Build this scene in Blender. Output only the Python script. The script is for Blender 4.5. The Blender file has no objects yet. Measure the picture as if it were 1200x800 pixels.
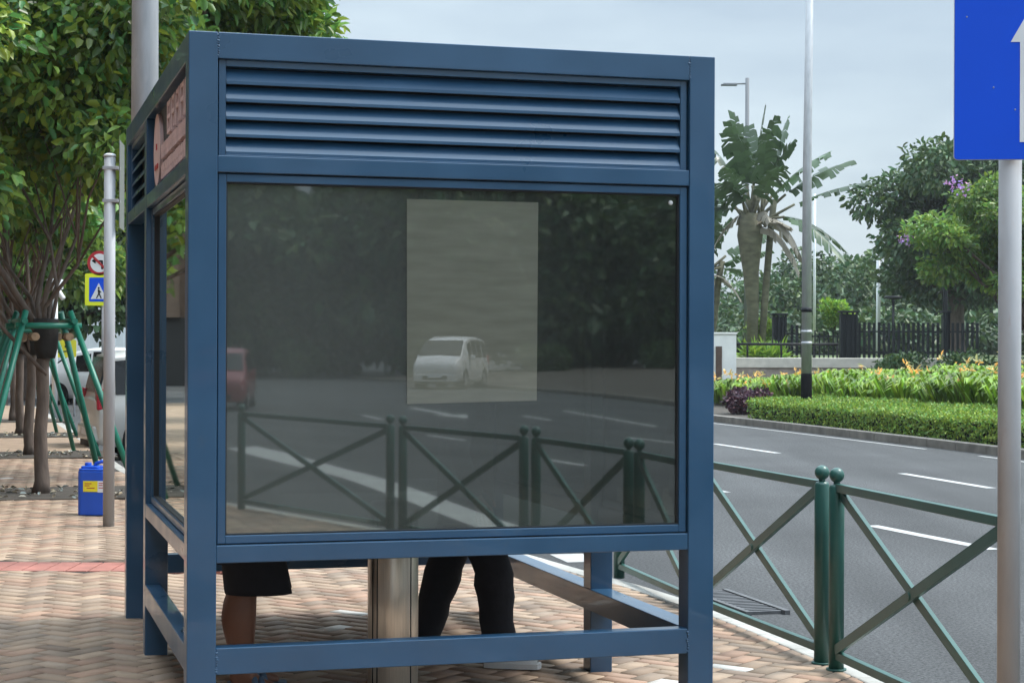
import bpy, bmesh, math, random
import numpy as np
from mathutils import Vector, Matrix
random.seed(7); RNG = np.random.default_rng(7)
S = bpy.context.scene; COL = S.collection
R = math.radians

# ------------------------------------------------------------------ camera, sky, sun, exposure
cam_d = bpy.data.cameras.new('camera'); cam = bpy.data.objects.new('camera', cam_d); COL.objects.link(cam)
cam_d.sensor_width = 36; cam_d.lens = 64.0; cam_d.shift_y = 0.0058; cam_d.clip_start = 0.05; cam_d.clip_end = 3000
cam.location = (0, 0, 1.64); cam.rotation_euler = (R(90), R(-0.2), 0)
S.camera = cam
SUN_EL, SUN_AZ = 58, 75          # azimuth clockwise from +Y
W = bpy.data.worlds.new('World'); S.world = W; W.use_nodes = True
nt = W.node_tree; nt.nodes.clear()
def wn(t, **k):
    n = nt.nodes.new(t)
    for a, b in k.items(): setattr(n, a, b)
    return n
wo = wn('ShaderNodeOutputWorld'); bg = wn('ShaderNodeBackground'); bg.inputs['Strength'].default_value = 0.12
sky = wn('ShaderNodeTexSky', sky_type='NISHITA', sun_disc=False); sky.sun_elevation = R(SUN_EL); sky.sun_rotation = R(SUN_AZ)
sky.air_density = 1.2; sky.dust_density = 2.5
tc = wn('ShaderNodeTexCoord'); sep = wn('ShaderNodeSeparateXYZ'); nt.links.new(tc.outputs['Generated'], sep.inputs[0])
mp = wn('ShaderNodeMapping'); mp.inputs['Scale'].default_value = (1.6, 1.6, 6.5); nt.links.new(tc.outputs['Generated'], mp.inputs[0])
nz = wn('ShaderNodeTexNoise'); nz.inputs['Scale'].default_value = 1.9; nz.inputs['Detail'].default_value = 5; nz.inputs['Roughness'].default_value = 0.5
nt.links.new(mp.outputs[0], nz.inputs['Vector'])
cr = wn('ShaderNodeValToRGB'); cr.color_ramp.elements[0].position = 0.38; cr.color_ramp.elements[0].color = (4.0, 4.9, 5.8, 1)
cr.color_ramp.elements[1].position = 0.62; cr.color_ramp.elements[1].color = (5.8, 6.8, 7.5, 1)
nt.links.new(nz.outputs['Fac'], cr.inputs[0])
mx = wn('ShaderNodeMix', data_type='RGBA'); mx.inputs[0].default_value = 0.88
zr = wn('ShaderNodeMapRange'); zr.inputs[1].default_value = 0.20; zr.inputs[2].default_value = 0.9; zr.inputs[3].default_value = 0.42; zr.inputs[4].default_value = 2.3   # an overcast sky is brightest overhead
nt.links.new(sep.outputs['Z'], zr.inputs[0])
zm = wn('ShaderNodeMix', data_type='RGBA', blend_type='MULTIPLY'); zm.inputs[0].default_value = 1
nt.links.new(cr.outputs[0], zm.inputs[6]); nt.links.new(zr.outputs[0], zm.inputs[7])
nt.links.new(sky.outputs[0], mx.inputs[6]); nt.links.new(zm.outputs[2], mx.inputs[7])
nt.links.new(mx.outputs[2], bg.inputs['Color']); nt.links.new(bg.outputs[0], wo.inputs[0])
sd = bpy.data.lights.new('sun', 'SUN'); sd.energy = 1.5; sd.angle = R(14); sd.color = (1, 0.95, 0.88)
sun = bpy.data.objects.new('sun', sd); COL.objects.link(sun)
sun.rotation_euler = (R(90 - SUN_EL), 0, R(180 - SUN_AZ))
S.view_settings.view_transform = 'Standard'; S.view_settings.look = 'None'; S.view_settings.exposure = 1.25; S.view_settings.gamma = 1
S.render.engine = 'CYCLES'; S.cycles.max_bounces = 6; S.cycles.transparent_max_bounces = 12; S.cycles.use_denoising = True
S.cycles.caustics_reflective = False; S.cycles.caustics_refractive = False

# ------------------------------------------------------------------ materials
def mat(name, base, rough=0.6, metal=0.0, var=0.0, scale=8.0, bump=0.0, bscale=60.0, spec=0.5, coat=0.0, dirt=None, dscale=3.0, dthr=0.6, tint=False, transl=0.0, stretch=None, rvar=0.0, grain=0.0):
    m = bpy.data.materials.new(name); m.use_nodes = True
    t = m.node_tree; b = t.nodes['Principled BSDF']; L = t.links.new
    b.inputs['Base Color'].default_value = (*base, 1); b.inputs['Roughness'].default_value = rough; b.inputs['Metallic'].default_value = metal
    b.inputs['Specular IOR Level'].default_value = spec; b.inputs['Coat Weight'].default_value = coat
    c = t.nodes.new('ShaderNodeTexCoord'); vec = c.outputs['Object']
    if stretch:
        mpn = t.nodes.new('ShaderNodeMapping'); mpn.inputs['Scale'].default_value = stretch; L(vec, mpn.inputs[0]); vec = mpn.outputs[0]
    col = None
    if tint:
        a = t.nodes.new('ShaderNodeVertexColor'); a.layer_name = 'tint'; col = a.outputs[0]
        mm = t.nodes.new('ShaderNodeMix'); mm.data_type = 'RGBA'; mm.blend_type = 'MULTIPLY'; mm.inputs[0].default_value = 1
        mm.inputs[6].default_value = (*base, 1); L(col, mm.inputs[7]); col = mm.outputs[2]
    if var > 0:
        n = t.nodes.new('ShaderNodeTexNoise'); n.inputs['Scale'].default_value = scale; n.inputs['Detail'].default_value = 6; L(vec, n.inputs['Vector'])
        r = t.nodes.new('ShaderNodeMapRange'); r.inputs[1].default_value = 0.3; r.inputs[2].default_value = 0.7
        r.inputs[3].default_value = 1 - var; r.inputs[4].default_value = 1 + var; L(n.outputs['Fac'], r.inputs[0])
        mm = t.nodes.new('ShaderNodeMix'); mm.data_type = 'RGBA'; mm.blend_type = 'MULTIPLY'; mm.inputs[0].default_value = 1
        if col is not None: L(col, mm.inputs[6])
        else: mm.inputs[6].default_value = (*base, 1)
        L(r.outputs[0], mm.inputs[7]); col = mm.outputs[2]
        if rvar > 0:
            r2 = t.nodes.new('ShaderNodeMapRange'); r2.inputs[1].default_value = 0.3; r2.inputs[2].default_value = 0.7
            r2.inputs[3].default_value = rough - rvar; r2.inputs[4].default_value = rough + rvar; L(n.outputs['Fac'], r2.inputs[0]); L(r2.outputs[0], b.inputs['Roughness'])
    if dirt is not None:
        n = t.nodes.new('ShaderNodeTexNoise'); n.inputs['Scale'].default_value = dscale; n.inputs['Detail'].default_value = 8; n.inputs['Roughness'].default_value = 0.7; L(vec, n.inputs['Vector'])
        r = t.nodes.new('ShaderNodeMapRange'); r.inputs[1].default_value = dthr; r.inputs[2].default_value = dthr + 0.15; L(n.outputs['Fac'], r.inputs[0])
        mm = t.nodes.new('ShaderNodeMix'); mm.data_type = 'RGBA'; L(r.outputs[0], mm.inputs[0])
        if col is not None: L(col, mm.inputs[6])
        else: mm.inputs[6].default_value = (*base, 1)
        mm.inputs[7].default_value = (*dirt, 1); col = mm.outputs[2]
    if grain > 0:
        n = t.nodes.new('ShaderNodeTexNoise'); n.inputs['Scale'].default_value = 42; n.inputs['Detail'].default_value = 3; n.inputs['Roughness'].default_value = 0.8; L(vec, n.inputs['Vector'])
        r = t.nodes.new('ShaderNodeMapRange'); r.inputs[1].default_value = 0.38; r.inputs[2].default_value = 0.62; r.inputs[3].default_value = 1 - grain; r.inputs[4].default_value = 1 + grain; L(n.outputs['Fac'], r.inputs[0])
        mp2 = t.nodes.new('ShaderNodeMapping'); mp2.inputs['Rotation'].default_value = (0, 0, R(13)); mp2.inputs['Scale'].default_value = (1.1, .06, 1); L(vec, mp2.inputs[0])
        n2 = t.nodes.new('ShaderNodeTexNoise'); n2.inputs['Scale'].default_value = 1.0; n2.inputs['Detail'].default_value = 4; L(mp2.outputs[0], n2.inputs['Vector'])
        r4 = t.nodes.new('ShaderNodeMapRange'); r4.inputs[1].default_value = 0.35; r4.inputs[2].default_value = 0.65; r4.inputs[3].default_value = 0.78; r4.inputs[4].default_value = 1.2; L(n2.outputs['Fac'], r4.inputs[0])
        mu = t.nodes.new('ShaderNodeMath'); mu.operation = 'MULTIPLY'; L(r.outputs[0], mu.inputs[0]); L(r4.outputs[0], mu.inputs[1])
        mm = t.nodes.new('ShaderNodeMix'); mm.data_type = 'RGBA'; mm.blend_type = 'MULTIPLY'; mm.inputs[0].default_value = 1
        L(col, mm.inputs[6]); L(mu.outputs[0], mm.inputs[7]); col = mm.outputs[2]
    if col is not None: L(col, b.inputs['Base Color'])
    if bump > 0:
        n = t.nodes.new('ShaderNodeTexNoise'); n.inputs['Scale'].default_value = bscale; n.inputs['Detail'].default_value = 4; L(vec, n.inputs['Vector'])
        bp = t.nodes.new('ShaderNodeBump'); bp.inputs['Strength'].default_value = bump; bp.inputs['Distance'].default_value = 0.01; L(n.outputs['Fac'], bp.inputs['Height']); L(bp.outputs[0], b.inputs['Normal'])
    if transl > 0:
        tr = t.nodes.new('ShaderNodeBsdfTranslucent'); ms = t.nodes.new('ShaderNodeMixShader'); ms.inputs[0].default_value = transl
        if col is not None: L(col, tr.inputs[0])
        else: tr.inputs[0].default_value = (*base, 1)
        L(b.outputs[0], ms.inputs[1]); L(tr.outputs[0], ms.inputs[2]); L(ms.outputs[0], t.nodes['Material Output'].inputs[0])
    return m
def film_glass(name, trans, refl, body, d0, d1, x0, x1):
    """tinted dusty glass; a glare veil is painted in, d0 strong at local x0, d1 at x1"""
    m = bpy.data.materials.new(name); m.use_nodes = True; t = m.node_tree; t.nodes.clear(); L = t.links.new
    o = t.nodes.new('ShaderNodeOutputMaterial'); tr = t.nodes.new('ShaderNodeBsdfTransparent'); tr.inputs[0].default_value = (*trans, 1)
    di = t.nodes.new('ShaderNodeBsdfDiffuse'); di.inputs[0].default_value = (*body, 1)
    gl = t.nodes.new('ShaderNodeBsdfGlossy'); gl.inputs['Roughness'].default_value = 0.02; gl.inputs[0].default_value = (0.92, 0.97, 0.94, 1)
    m1 = t.nodes.new('ShaderNodeMixShader'); m2 = t.nodes.new('ShaderNodeMixShader')
    c = t.nodes.new('ShaderNodeTexCoord'); n = t.nodes.new('ShaderNodeTexNoise'); n.inputs['Scale'].default_value = 1.5; n.inputs['Detail'].default_value = 7; n.inputs['Roughness'].default_value = 0.6
    L(c.outputs['Object'], n.inputs['Vector']); sp = t.nodes.new('ShaderNodeSeparateXYZ'); L(c.outputs['Object'], sp.inputs[0])
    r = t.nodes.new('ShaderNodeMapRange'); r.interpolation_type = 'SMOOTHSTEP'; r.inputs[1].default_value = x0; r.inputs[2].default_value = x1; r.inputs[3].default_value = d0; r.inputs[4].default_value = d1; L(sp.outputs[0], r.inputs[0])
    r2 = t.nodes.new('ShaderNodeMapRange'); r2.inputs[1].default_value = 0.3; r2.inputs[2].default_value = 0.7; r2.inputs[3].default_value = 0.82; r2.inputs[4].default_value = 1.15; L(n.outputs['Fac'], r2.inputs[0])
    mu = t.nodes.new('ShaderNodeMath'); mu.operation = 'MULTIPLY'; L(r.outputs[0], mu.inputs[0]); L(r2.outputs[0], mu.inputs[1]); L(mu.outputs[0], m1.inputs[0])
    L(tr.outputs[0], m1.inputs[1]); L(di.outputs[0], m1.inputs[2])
    lw = t.nodes.new('ShaderNodeLayerWeight'); lw.inputs[0].default_value = 0.25
    r3 = t.nodes.new('ShaderNodeMapRange'); r3.inputs[3].default_value = refl; r3.inputs[4].default_value = 0.95; L(lw.outputs['Fresnel'], r3.inputs[0])
    L(r3.outputs[0], m2.inputs[0]); L(m1.outputs[0], m2.inputs[1]); L(gl.outputs[0], m2.inputs[2]); L(m2.outputs[0], o.inputs[0])
    return m
def laminated(name, base, refl):
    m = mat(name, base, 0.8, var=0.10, scale=5, stretch=(1, 1, 6), spec=0.0); t = m.node_tree; b = t.nodes['Principled BSDF']
    gl = t.nodes.new('ShaderNodeBsdfGlossy'); gl.inputs['Roughness'].default_value = 0.006; ms = t.nodes.new('ShaderNodeMixShader'); ms.inputs[0].default_value = refl
    t.links.new(b.outputs[0], ms.inputs[1]); t.links.new(gl.outputs[0], ms.inputs[2]); t.links.new(ms.outputs[0], t.nodes['Material Output'].inputs[0]); return m
M = dict(
    blue=mat('blue_paint', (0.020, 0.075, 0.152), 0.34, var=0.12, scale=2.5, coat=0.35, bump=0.03, bscale=35, dirt=(0.045, 0.085, 0.14), dscale=7, dthr=0.62, rvar=0.08),
    gasket=mat('black_gasket', (0.012, 0.013, 0.015), 0.6),
    glass=film_glass('tinted_film_glass', (0.42, 0.45, 0.42), 0.15, (0.112, 0.122, 0.112), 0.62, 0.12, 0.3, 2.0),  # glare veil painted into the glass colour, paler on the left
    sideglass=film_glass('tinted_side_glass', (0.42, 0.45, 0.42), 0.12, (0.12, 0.13, 0.12), 0.15, 0.15, 0, 1),
    paper=laminated('laminated_aged_paper', (0.150, 0.155, 0.125), 0.15),
    panel=mat('dark_panel', (0.03, 0.035, 0.04), 0.6),
    pinkletter=mat('faded_pink_letters', (0.66, 0.47, 0.45), 0.6, var=0.1),
    red=mat('sign_red', (0.42, 0.02, 0.03), 0.5),
    teal=mat('teal_paint', (0.020, 0.085, 0.068), 0.33, var=0.15, scale=5, bump=0.03, bscale=50, dirt=(0.06, 0.09, 0.07), dscale=14, dthr=0.68),
    galv=mat('galvanised_steel', (0.40, 0.41, 0.425), 0.48, metal=0.3, var=0.12, scale=6, bump=0.03, dirt=(0.31, 0.31, 0.32), dscale=9, dthr=0.6, stretch=(3, 3, 0.6)),
    greypole=mat('grey_painted_pole', (0.36, 0.365, 0.38), 0.5, var=0.10, scale=5, dirt=(0.36, 0.33, 0.33), dscale=14, dthr=0.58, stretch=(3, 3, 0.7)),
    lampgrey=mat('dull_lamp_grey', (.17, .18, .19), .7, spec=.2),
    backplate=mat('plate_back', (.16, .17, .15), .6),
    black=mat('black_paint', (0.008, 0.009, 0.011), 0.5, spec=0.2),
    darkmetal=mat('dark_metal', (0.010, 0.012, 0.016), 0.55, spec=0.2),
    steel=mat('brushed_steel', (0.72, 0.66, 0.57), 0.30, metal=0.75, var=0.10, scale=30, stretch=(6, 6, 0.2), bump=0.02),
    asphalt=mat('asphalt', (0.044, 0.045, 0.046), 0.9, var=0.22, scale=0.35, bump=0.5, bscale=95, dirt=(0.060, 0.061, 0.062), dscale=1.2, dthr=0.58, grain=0.75),
    paint=mat('road_paint', (0.37, 0.37, 0.36), 0.85, var=0.15, scale=7, dirt=(0.18, 0.18, 0.18), dscale=9, dthr=0.60),
    kerb=mat('kerb_concrete', (0.36, 0.35, 0.32), 0.85, var=0.25, scale=3, bump=0.2, dirt=(0.18, 0.17, 0.15), dscale=6, dthr=0.57),
    farkerb=mat('weathered_kerb', (0.17, 0.155, 0.135), 0.9, var=0.3, scale=3, bump=0.2),
    joint=mat('paver_joint', (0.045, 0.036, 0.028), 0.95, var=0.2, scale=6),
    paver=mat('clay_paver', (1, 1, 1), 0.82, tint=True, var=0.16, scale=4.5, bump=0.18, bscale=70, dirt=(0.21, 0.155, 0.115), dscale=1.6, dthr=0.66),
    soil=mat('dark_soil', (0.055, 0.045, 0.035), 0.95, var=0.4, scale=9, bump=0.6, bscale=25),
    litter=mat('dry_litter', (0.33, 0.31, 0.25), 0.9, tint=True),
    leaf=mat('leaf_green', (0.165, 0.275, 0.055), 0.34, tint=True, transl=0.45),
    leafdark=mat('leaf_dark_green', (0.060, 0.110, 0.036), 0.5, tint=True, transl=0.22),
    leaflime=mat('leaf_lime', (0.20, 0.335, 0.038), 0.45, tint=True, transl=0.35),
    leafhedge=mat('leaf_hedge', (0.22, 0.34, 0.055), 0.5, tint=True, transl=0.3),
    purple=mat('leaf_purple', (0.075, 0.030, 0.045), 0.55, tint=True, transl=0.2),
    petal=mat('yellow_petal', (0.80, 0.52, 0.20), 0.6, tint=True, transl=0.3),
    lilac=mat('lilac_petal', (0.52, 0.30, 0.60), 0.6, tint=True, transl=0.3),
    twig=mat('twig', (0.05, 0.04, 0.03), 0.9),
    core=mat('hedge_core', (0.012, 0.02, 0.008), 1.0),
    bark=mat('bark', (0.115, 0.085, 0.068), 0.9, var=0.35, scale=7, bump=0.7, bscale=16, stretch=(2, 2, 0.6)),
    palmbark=mat('palm_bark', (0.11, 0.105, 0.065), 0.9, var=0.35, scale=3, bump=0.5, bscale=14, stretch=(1, 1, 2)),
    frond=mat('palm_frond', (0.055, 0.100, 0.040), 0.35, tint=True, transl=0.25),
    deadfrond=mat('dead_frond', (0.25, 0.225, 0.18), 0.8, tint=True, transl=0.2),
    white=mat('white_wall', (0.74, 0.74, 0.71), 0.8, var=0.08, scale=2, dirt=(0.5, 0.5, 0.47), dscale=3, dthr=0.62),
    cream=mat('cap_stone', (0.50, 0.47, 0.41), 0.85, var=0.15, scale=3),
    stone=mat('wall_stone', (0.26, 0.22, 0.19), 0.9, var=0.3, scale=5),
    brown=mat('brown_cladding', (0.20, 0.135, 0.095), 0.8, var=0.12, scale=2),
    darkbase=mat('dark_plinth', (0.035, 0.033, 0.032), 0.7),
    bluejug=mat('blue_plastic', (0.012, 0.085, 0.50), 0.35, var=0.08, scale=6, transl=0.0),
    yellow=mat('yellow_sheet', (0.80, 0.66, 0.03), 0.5),
    limey=mat('fluorescent_yellow', (0.78, 0.86, 0.03), 0.5),
    signblue=mat('sign_blue', (0.001, 0.080, 0.70), 0.5, var=0.03, scale=3, spec=0.25),
    signwhite=mat('sign_white', (0.72, 0.74, 0.76), 0.4, var=0.05, scale=6),
    carsilver=mat('silver_car_paint', (0.62, 0.62, 0.61), 0.35, metal=0.15, coat=0.6),
    carwhite=mat('white_car_paint', (0.78, 0.78, 0.78), 0.35, coat=0.6),
    carred=mat('red_car_paint', (0.20, 0.012, 0.018), 0.35, coat=0.6),
    caryellow=mat('yellow_car_paint', (0.72, 0.70, 0.05), 0.35, coat=0.6),
    carglass=mat('car_window', (0.008, 0.009, 0.010), 0.12, spec=0.35),
    tyre=mat('tyre_rubber', (0.018, 0.018, 0.018), 0.85),
    rim=mat('wheel_rim', (0.45, 0.45, 0.46), 0.35, metal=0.8),
    taillight=mat('tail_light_lens', (0.42, 0.01, 0.03), 0.15, coat=0.8),
    headlight=mat('headlight_lens', (0.75, 0.77, 0.8), 0.1, coat=0.8),
    skin_tan=mat('tanned_skin', (0.23, 0.105, 0.065), 0.5, var=0.08, scale=9),
    skin_pale=mat('fair_skin', (0.42, 0.25, 0.18), 0.5, var=0.06, scale=9),
    navy=mat('navy_cloth', (0.010, 0.011, 0.017), 0.85, var=0.2, scale=20, bump=0.25, bscale=40),
    shirt=mat('dark_grey_cloth', (0.035, 0.037, 0.04), 0.9, bump=0.2, bscale=40),
    hair=mat('black_hair', (0.012, 0.010, 0.009), 0.6),
    shoewhite=mat('white_shoe', (0.72, 0.72, 0.72), 0.6),
    sandal=mat('blue_grey_sandal', (0.08, 0.13, 0.20), 0.6),
    foil=mat('crumpled_foil', (0.6, 0.62, 0.6), 0.3, metal=0.7),
    rubber=mat('black_padding', (0.02, 0.017, 0.015), 0.9, bump=0.5, bscale=30),
    woodblock=mat('wood_block', (0.27, 0.18, 0.11), 0.85, var=0.25, scale=18),
    hoard=mat('hoarding_sheet', (0.80, 0.84, 0.84), 0.6, var=0.08, scale=1.0),
    grass=mat('park_grass', (0.09, 0.12, 0.04), 0.95, var=0.3, scale=0.8),
)

# ------------------------------------------------------------------ mesh helpers
def link(o, parent=None):
    COL.objects.link(o)
    if parent is not None: o.parent = parent
    return o
def tag(o, label=None, cat=None, group=None, kind=None):
    if label: o['label'] = label
    if cat: o['category'] = cat
    if group: o['group'] = group
    if kind: o['kind'] = kind
    return o
def empty(name, loc=(0, 0, 0), rz=0.0, label=None, cat=None, group=None):
    o = bpy.data.objects.new(name, None); COL.objects.link(o); o.location = loc; o.rotation_euler = (0, 0, rz); o.empty_display_size = 0.2
    return tag(o, label, cat, group)
class MB:
    def __init__(s): s.v = []; s.f = []; s.mi = []; s.cur = 0; s.sm = []; s.smooth = False
    def add(s, vs, fs):
        b = len(s.v); s.v += [tuple(p) for p in vs]
        for f in fs: s.f.append([b + i for i in f]); s.mi.append(s.cur); s.sm.append(s.smooth)
    def box(s, x0, x1, y0, y1, z0, z1, mtx=None):
        vs = [Vector(p) for p in ((x0, y0, z0), (x1, y0, z0), (x1, y1, z0), (x0, y1, z0), (x0, y0, z1), (x1, y0, z1), (x1, y1, z1), (x0, y1, z1))]
        if mtx is not None: vs = [mtx @ p for p in vs]
        s.add(vs, [(3, 2, 1, 0), (4, 5, 6, 7), (0, 1, 5, 4), (1, 2, 6, 5), (2, 3, 7, 6), (3, 0, 4, 7)])
    def bar(s, a, b, w, h, up=(0, 0, 1)):
        a = Vector(a); b = Vector(b); d = (b - a); L = d.length; d.normalize()
        side = d.cross(Vector(up)); 
        if side.length < 1e-4: side = Vector((1, 0, 0))
        side.normalize(); u2 = side.cross(d)
        m = Matrix((( d.x, side.x, u2.x, a.x), (d.y, side.y, u2.y, a.y), (d.z, side.z, u2.z, a.z), (0, 0, 0, 1)))
        s.box(0, L, -w / 2, w / 2, -h / 2, h / 2, m)
    def tube(s, pts, rad, n=12, caps=True):
        pts = [Vector(p) for p in pts]
        if not hasattr(rad, '__len__'): rad = [rad] * len(pts)
        vs = []; fs = []; ref = None
        for i, p in enumerate(pts):
            d = (pts[min(i + 1, len(pts) - 1)] - pts[max(i - 1, 0)]).normalized()
            if ref is None: ref = Vector((1, 0, 0)) if abs(d.x) < 0.9 else Vector((0, 1, 0))
            a = (ref - d * ref.dot(d)).normalized(); ref = a; c = d.cross(a)
            for k in range(n):
                t = 2 * math.pi * k / n; vs.append(p + (a * math.cos(t) + c * math.sin(t)) * rad[i])
        for i in range(len(pts) - 1):
            for k in range(n): fs.append((i * n + k, i * n + (k + 1) % n, (i + 1) * n + (k + 1) % n, (i + 1) * n + k))
        sv = s.smooth; s.smooth = True; b = len(s.v); s.add(vs, fs); s.smooth = False
        if caps:
            m = len(pts) - 1
            for ring, rev in ((range(n), True), (range(m * n, m * n + n), False)):
                r = [b + k for k in ring]; s.f.append(r[::-1] if rev else r); s.mi.append(s.cur); s.sm.append(False)
        s.smooth = sv
    def loft(s, secs, n=16, caps=True):      # secs: (cx, cy, cz, rx, ry)
        vs = []; fs = []
        for (cx, cy, cz, rx, ry) in secs:
            for k in range(n):
                t = 2 * math.pi * k / n; vs.append((cx + rx * math.cos(t), cy + ry * math.sin(t), cz))
        for i in range(len(secs) - 1):
            for k in range(n): fs.append((i * n + k, i * n + (k + 1) % n, (i + 1) * n + (k + 1) % n, (i + 1) * n + k))
        if caps: fs.append(tuple(range(n))[::-1]); fs.append(tuple(range((len(secs) - 1) * n, len(secs) * n)))
        sv = s.smooth; s.smooth = True; s.add(vs, fs); s.smooth = sv
    def ball(s, c, r, nu=12, nv=8, sc=(1, 1, 1)):
        secs = []
        for i in range(nv + 1):
            a = -math.pi / 2 + math.pi * i / nv
            secs.append((c[0], c[1], c[2] + r * sc[2] * math.sin(a), max(1e-4, r * sc[0] * math.cos(a)), max(1e-4, r * sc[1] * math.cos(a))))
        s.loft(secs, nu)
    def prism(s, poly, z0, z1, mtx=None):     # polygon in xy extruded in z
        n = len(poly); vs = [Vector((p[0], p[1], z0)) for p in poly] + [Vector((p[0], p[1], z1)) for p in poly]
        if mtx is not None: vs = [mtx @ p for p in vs]
        s.add(vs, [tuple(range(n))[::-1], tuple(range(n, 2 * n))] + [(i, (i + 1) % n, n + (i + 1) % n, n + i) for i in range(n)])
    def build(s, name, mats, parent=None, bevel=0.0, segs=2):
        me = bpy.data.meshes.new(name); me.from_pydata([tuple(p) for p in s.v], [], s.f)
        if not isinstance(mats, (list, tuple)): mats = [mats]
        for m in mats: me.materials.append(m)
        me.polygons.foreach_set('material_index', s.mi); me.polygons.foreach_set('use_smooth', s.sm); me.update()
        o = link(bpy.data.objects.new(name, me), parent)
        if bevel > 0:
            b = o.modifiers.new('bevel', 'BEVEL'); b.width = bevel; b.segments = segs; b.limit_method = 'ANGLE'; b.angle_limit = R(40); b.harden_normals = False
        return o
def one(name, m, parent, *boxes, bevel=0.004):
    mb = MB()
    for b in boxes: mb.box(*b)
    return mb.build(name, m, parent, bevel)
def fast_mesh(name, V, F, mats, parent=None, tint=None, mi=None):
    """numpy mesh of equal-sized polygons"""
    me = bpy.data.meshes.new(name); nf, k = F.shape
    me.vertices.add(len(V)); me.vertices.foreach_set('co', V.astype(np.float32).ravel())
    me.loops.add(nf * k); me.loops.foreach_set('vertex_index', F.astype(np.int32).ravel())
    me.polygons.add(nf); me.polygons.foreach_set('loop_start', (np.arange(nf) * k).astype(np.int32))
    if not isinstance(mats, (list, tuple)): mats = [mats]
    for m in mats: me.materials.append(m)
    if mi is not None: me.polygons.foreach_set('material_index', mi.astype(np.int32))
    me.update(calc_edges=True)
    if tint is not None:
        a = me.color_attributes.new('tint', 'FLOAT_COLOR', 'POINT')
        c = np.ones((len(V), 4), np.float32); c[:, :3] = tint; a.data.foreach_set('color', c.ravel())
    me.validate()
    return link(bpy.data.objects.new(name, me), parent)
def unit(a): return a / np.maximum(np.linalg.norm(a, axis=-1, keepdims=True), 1e-6)
def leaf_arrays(P, D, L, Wd, fold=0.25, var=0.35, hue=0.15, bend=0.15, face=None):
    """P positions, D directions; returns verts, quads, tints of folded six-point leaves"""
    n = len(P); D = unit(D); N = unit(RNG.normal(size=(n, 3)) * (0.7 if face is None else 0.4) + (np.array([0, 0, 1.0]) if face is None else face)); Sd = unit(np.cross(D, N)); U = np.cross(Sd, D)
    L = (L * RNG.uniform(0.65, 1.25, n))[:, None]; Wd = (Wd * RNG.uniform(0.7, 1.2, n))[:, None]
    b = P; t = P + D * L - U * L * bend
    def side(sg, a, w): return P + D * L * a + Sd * sg * Wd * w + U * Wd * fold - U * L * bend * a * a
    V = np.stack([b, side(1, 0.30, 0.46), side(1, 0.72, 0.38), t, side(-1, 0.72, 0.38), side(-1, 0.30, 0.46)], 1).reshape(-1, 3)
    i = np.arange(n)[:, None] * 6
    F = np.concatenate([i + np.array([[0, 1, 2, 3]]), i + np.array([[0, 3, 4, 5]])], 0)
    br = RNG.uniform(1 - var, 1 + var, n); h = RNG.uniform(-hue, hue, n)
    T = np.stack([br * (1 + h * 1.6), br * (1 + 0.3 * h), br * (1 - h)], 1).repeat(6, 0)
    return V, F, T
def clump_points(clumps, n, shell=0.5):
    """points inside ellipsoid clumps, denser towards their outside"""
    C = np.array([c[:3] for c in clumps]); Rr = np.array([c[3:6] for c in clumps]); w = (Rr ** 2).sum(1); k = RNG.choice(len(C), n, p=w / w.sum())
    d = unit(RNG.normal(size=(n, 3))); r = RNG.uniform(shell ** 3, 1, n)[:, None] ** (1 / 3)
    r *= 1 + 0.18 * np.sin(d[:, :1] * 7 + k[:, None]) * np.cos(d[:, 1:2] * 6 + 2 * k[:, None])
    return C[k] + d * r * Rr[k], d, k
def crown(name, clumps, n, L, Wd, m, parent, shell=0.55, var=0.35, hue=0.2, droop=0.5, clumpvar=0.22):
    P, d, k = clump_points(clumps, n, shell)
    D = d + RNG.normal(size=d.shape) * 0.7 - np.array([0, 0, droop])
    V, F, T = leaf_arrays(P, D, L, Wd, var=var, hue=hue)
    cv = RNG.uniform(1 - clumpvar, 1 + clumpvar, len(clumps)); T = T * cv[k].repeat(6)[:, None]
    return fast_mesh(name, V, F, m, parent, T)
def rand_clumps(c, rad, n, r0, r1, seed, flat=0.75, inner=0.35):
    rg = np.random.default_rng(seed); out = []
    for i in range(n):
        d = unit(rg.normal(size=3)); q = rg.uniform(inner, 1.0) ; r = rg.uniform(r0, r1)
        out.append((c[0] + d[0] * q * rad[0], c[1] + d[1] * q * rad[1], c[2] + d[2] * q * rad[2], r, r, r * flat))
    return out
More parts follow.
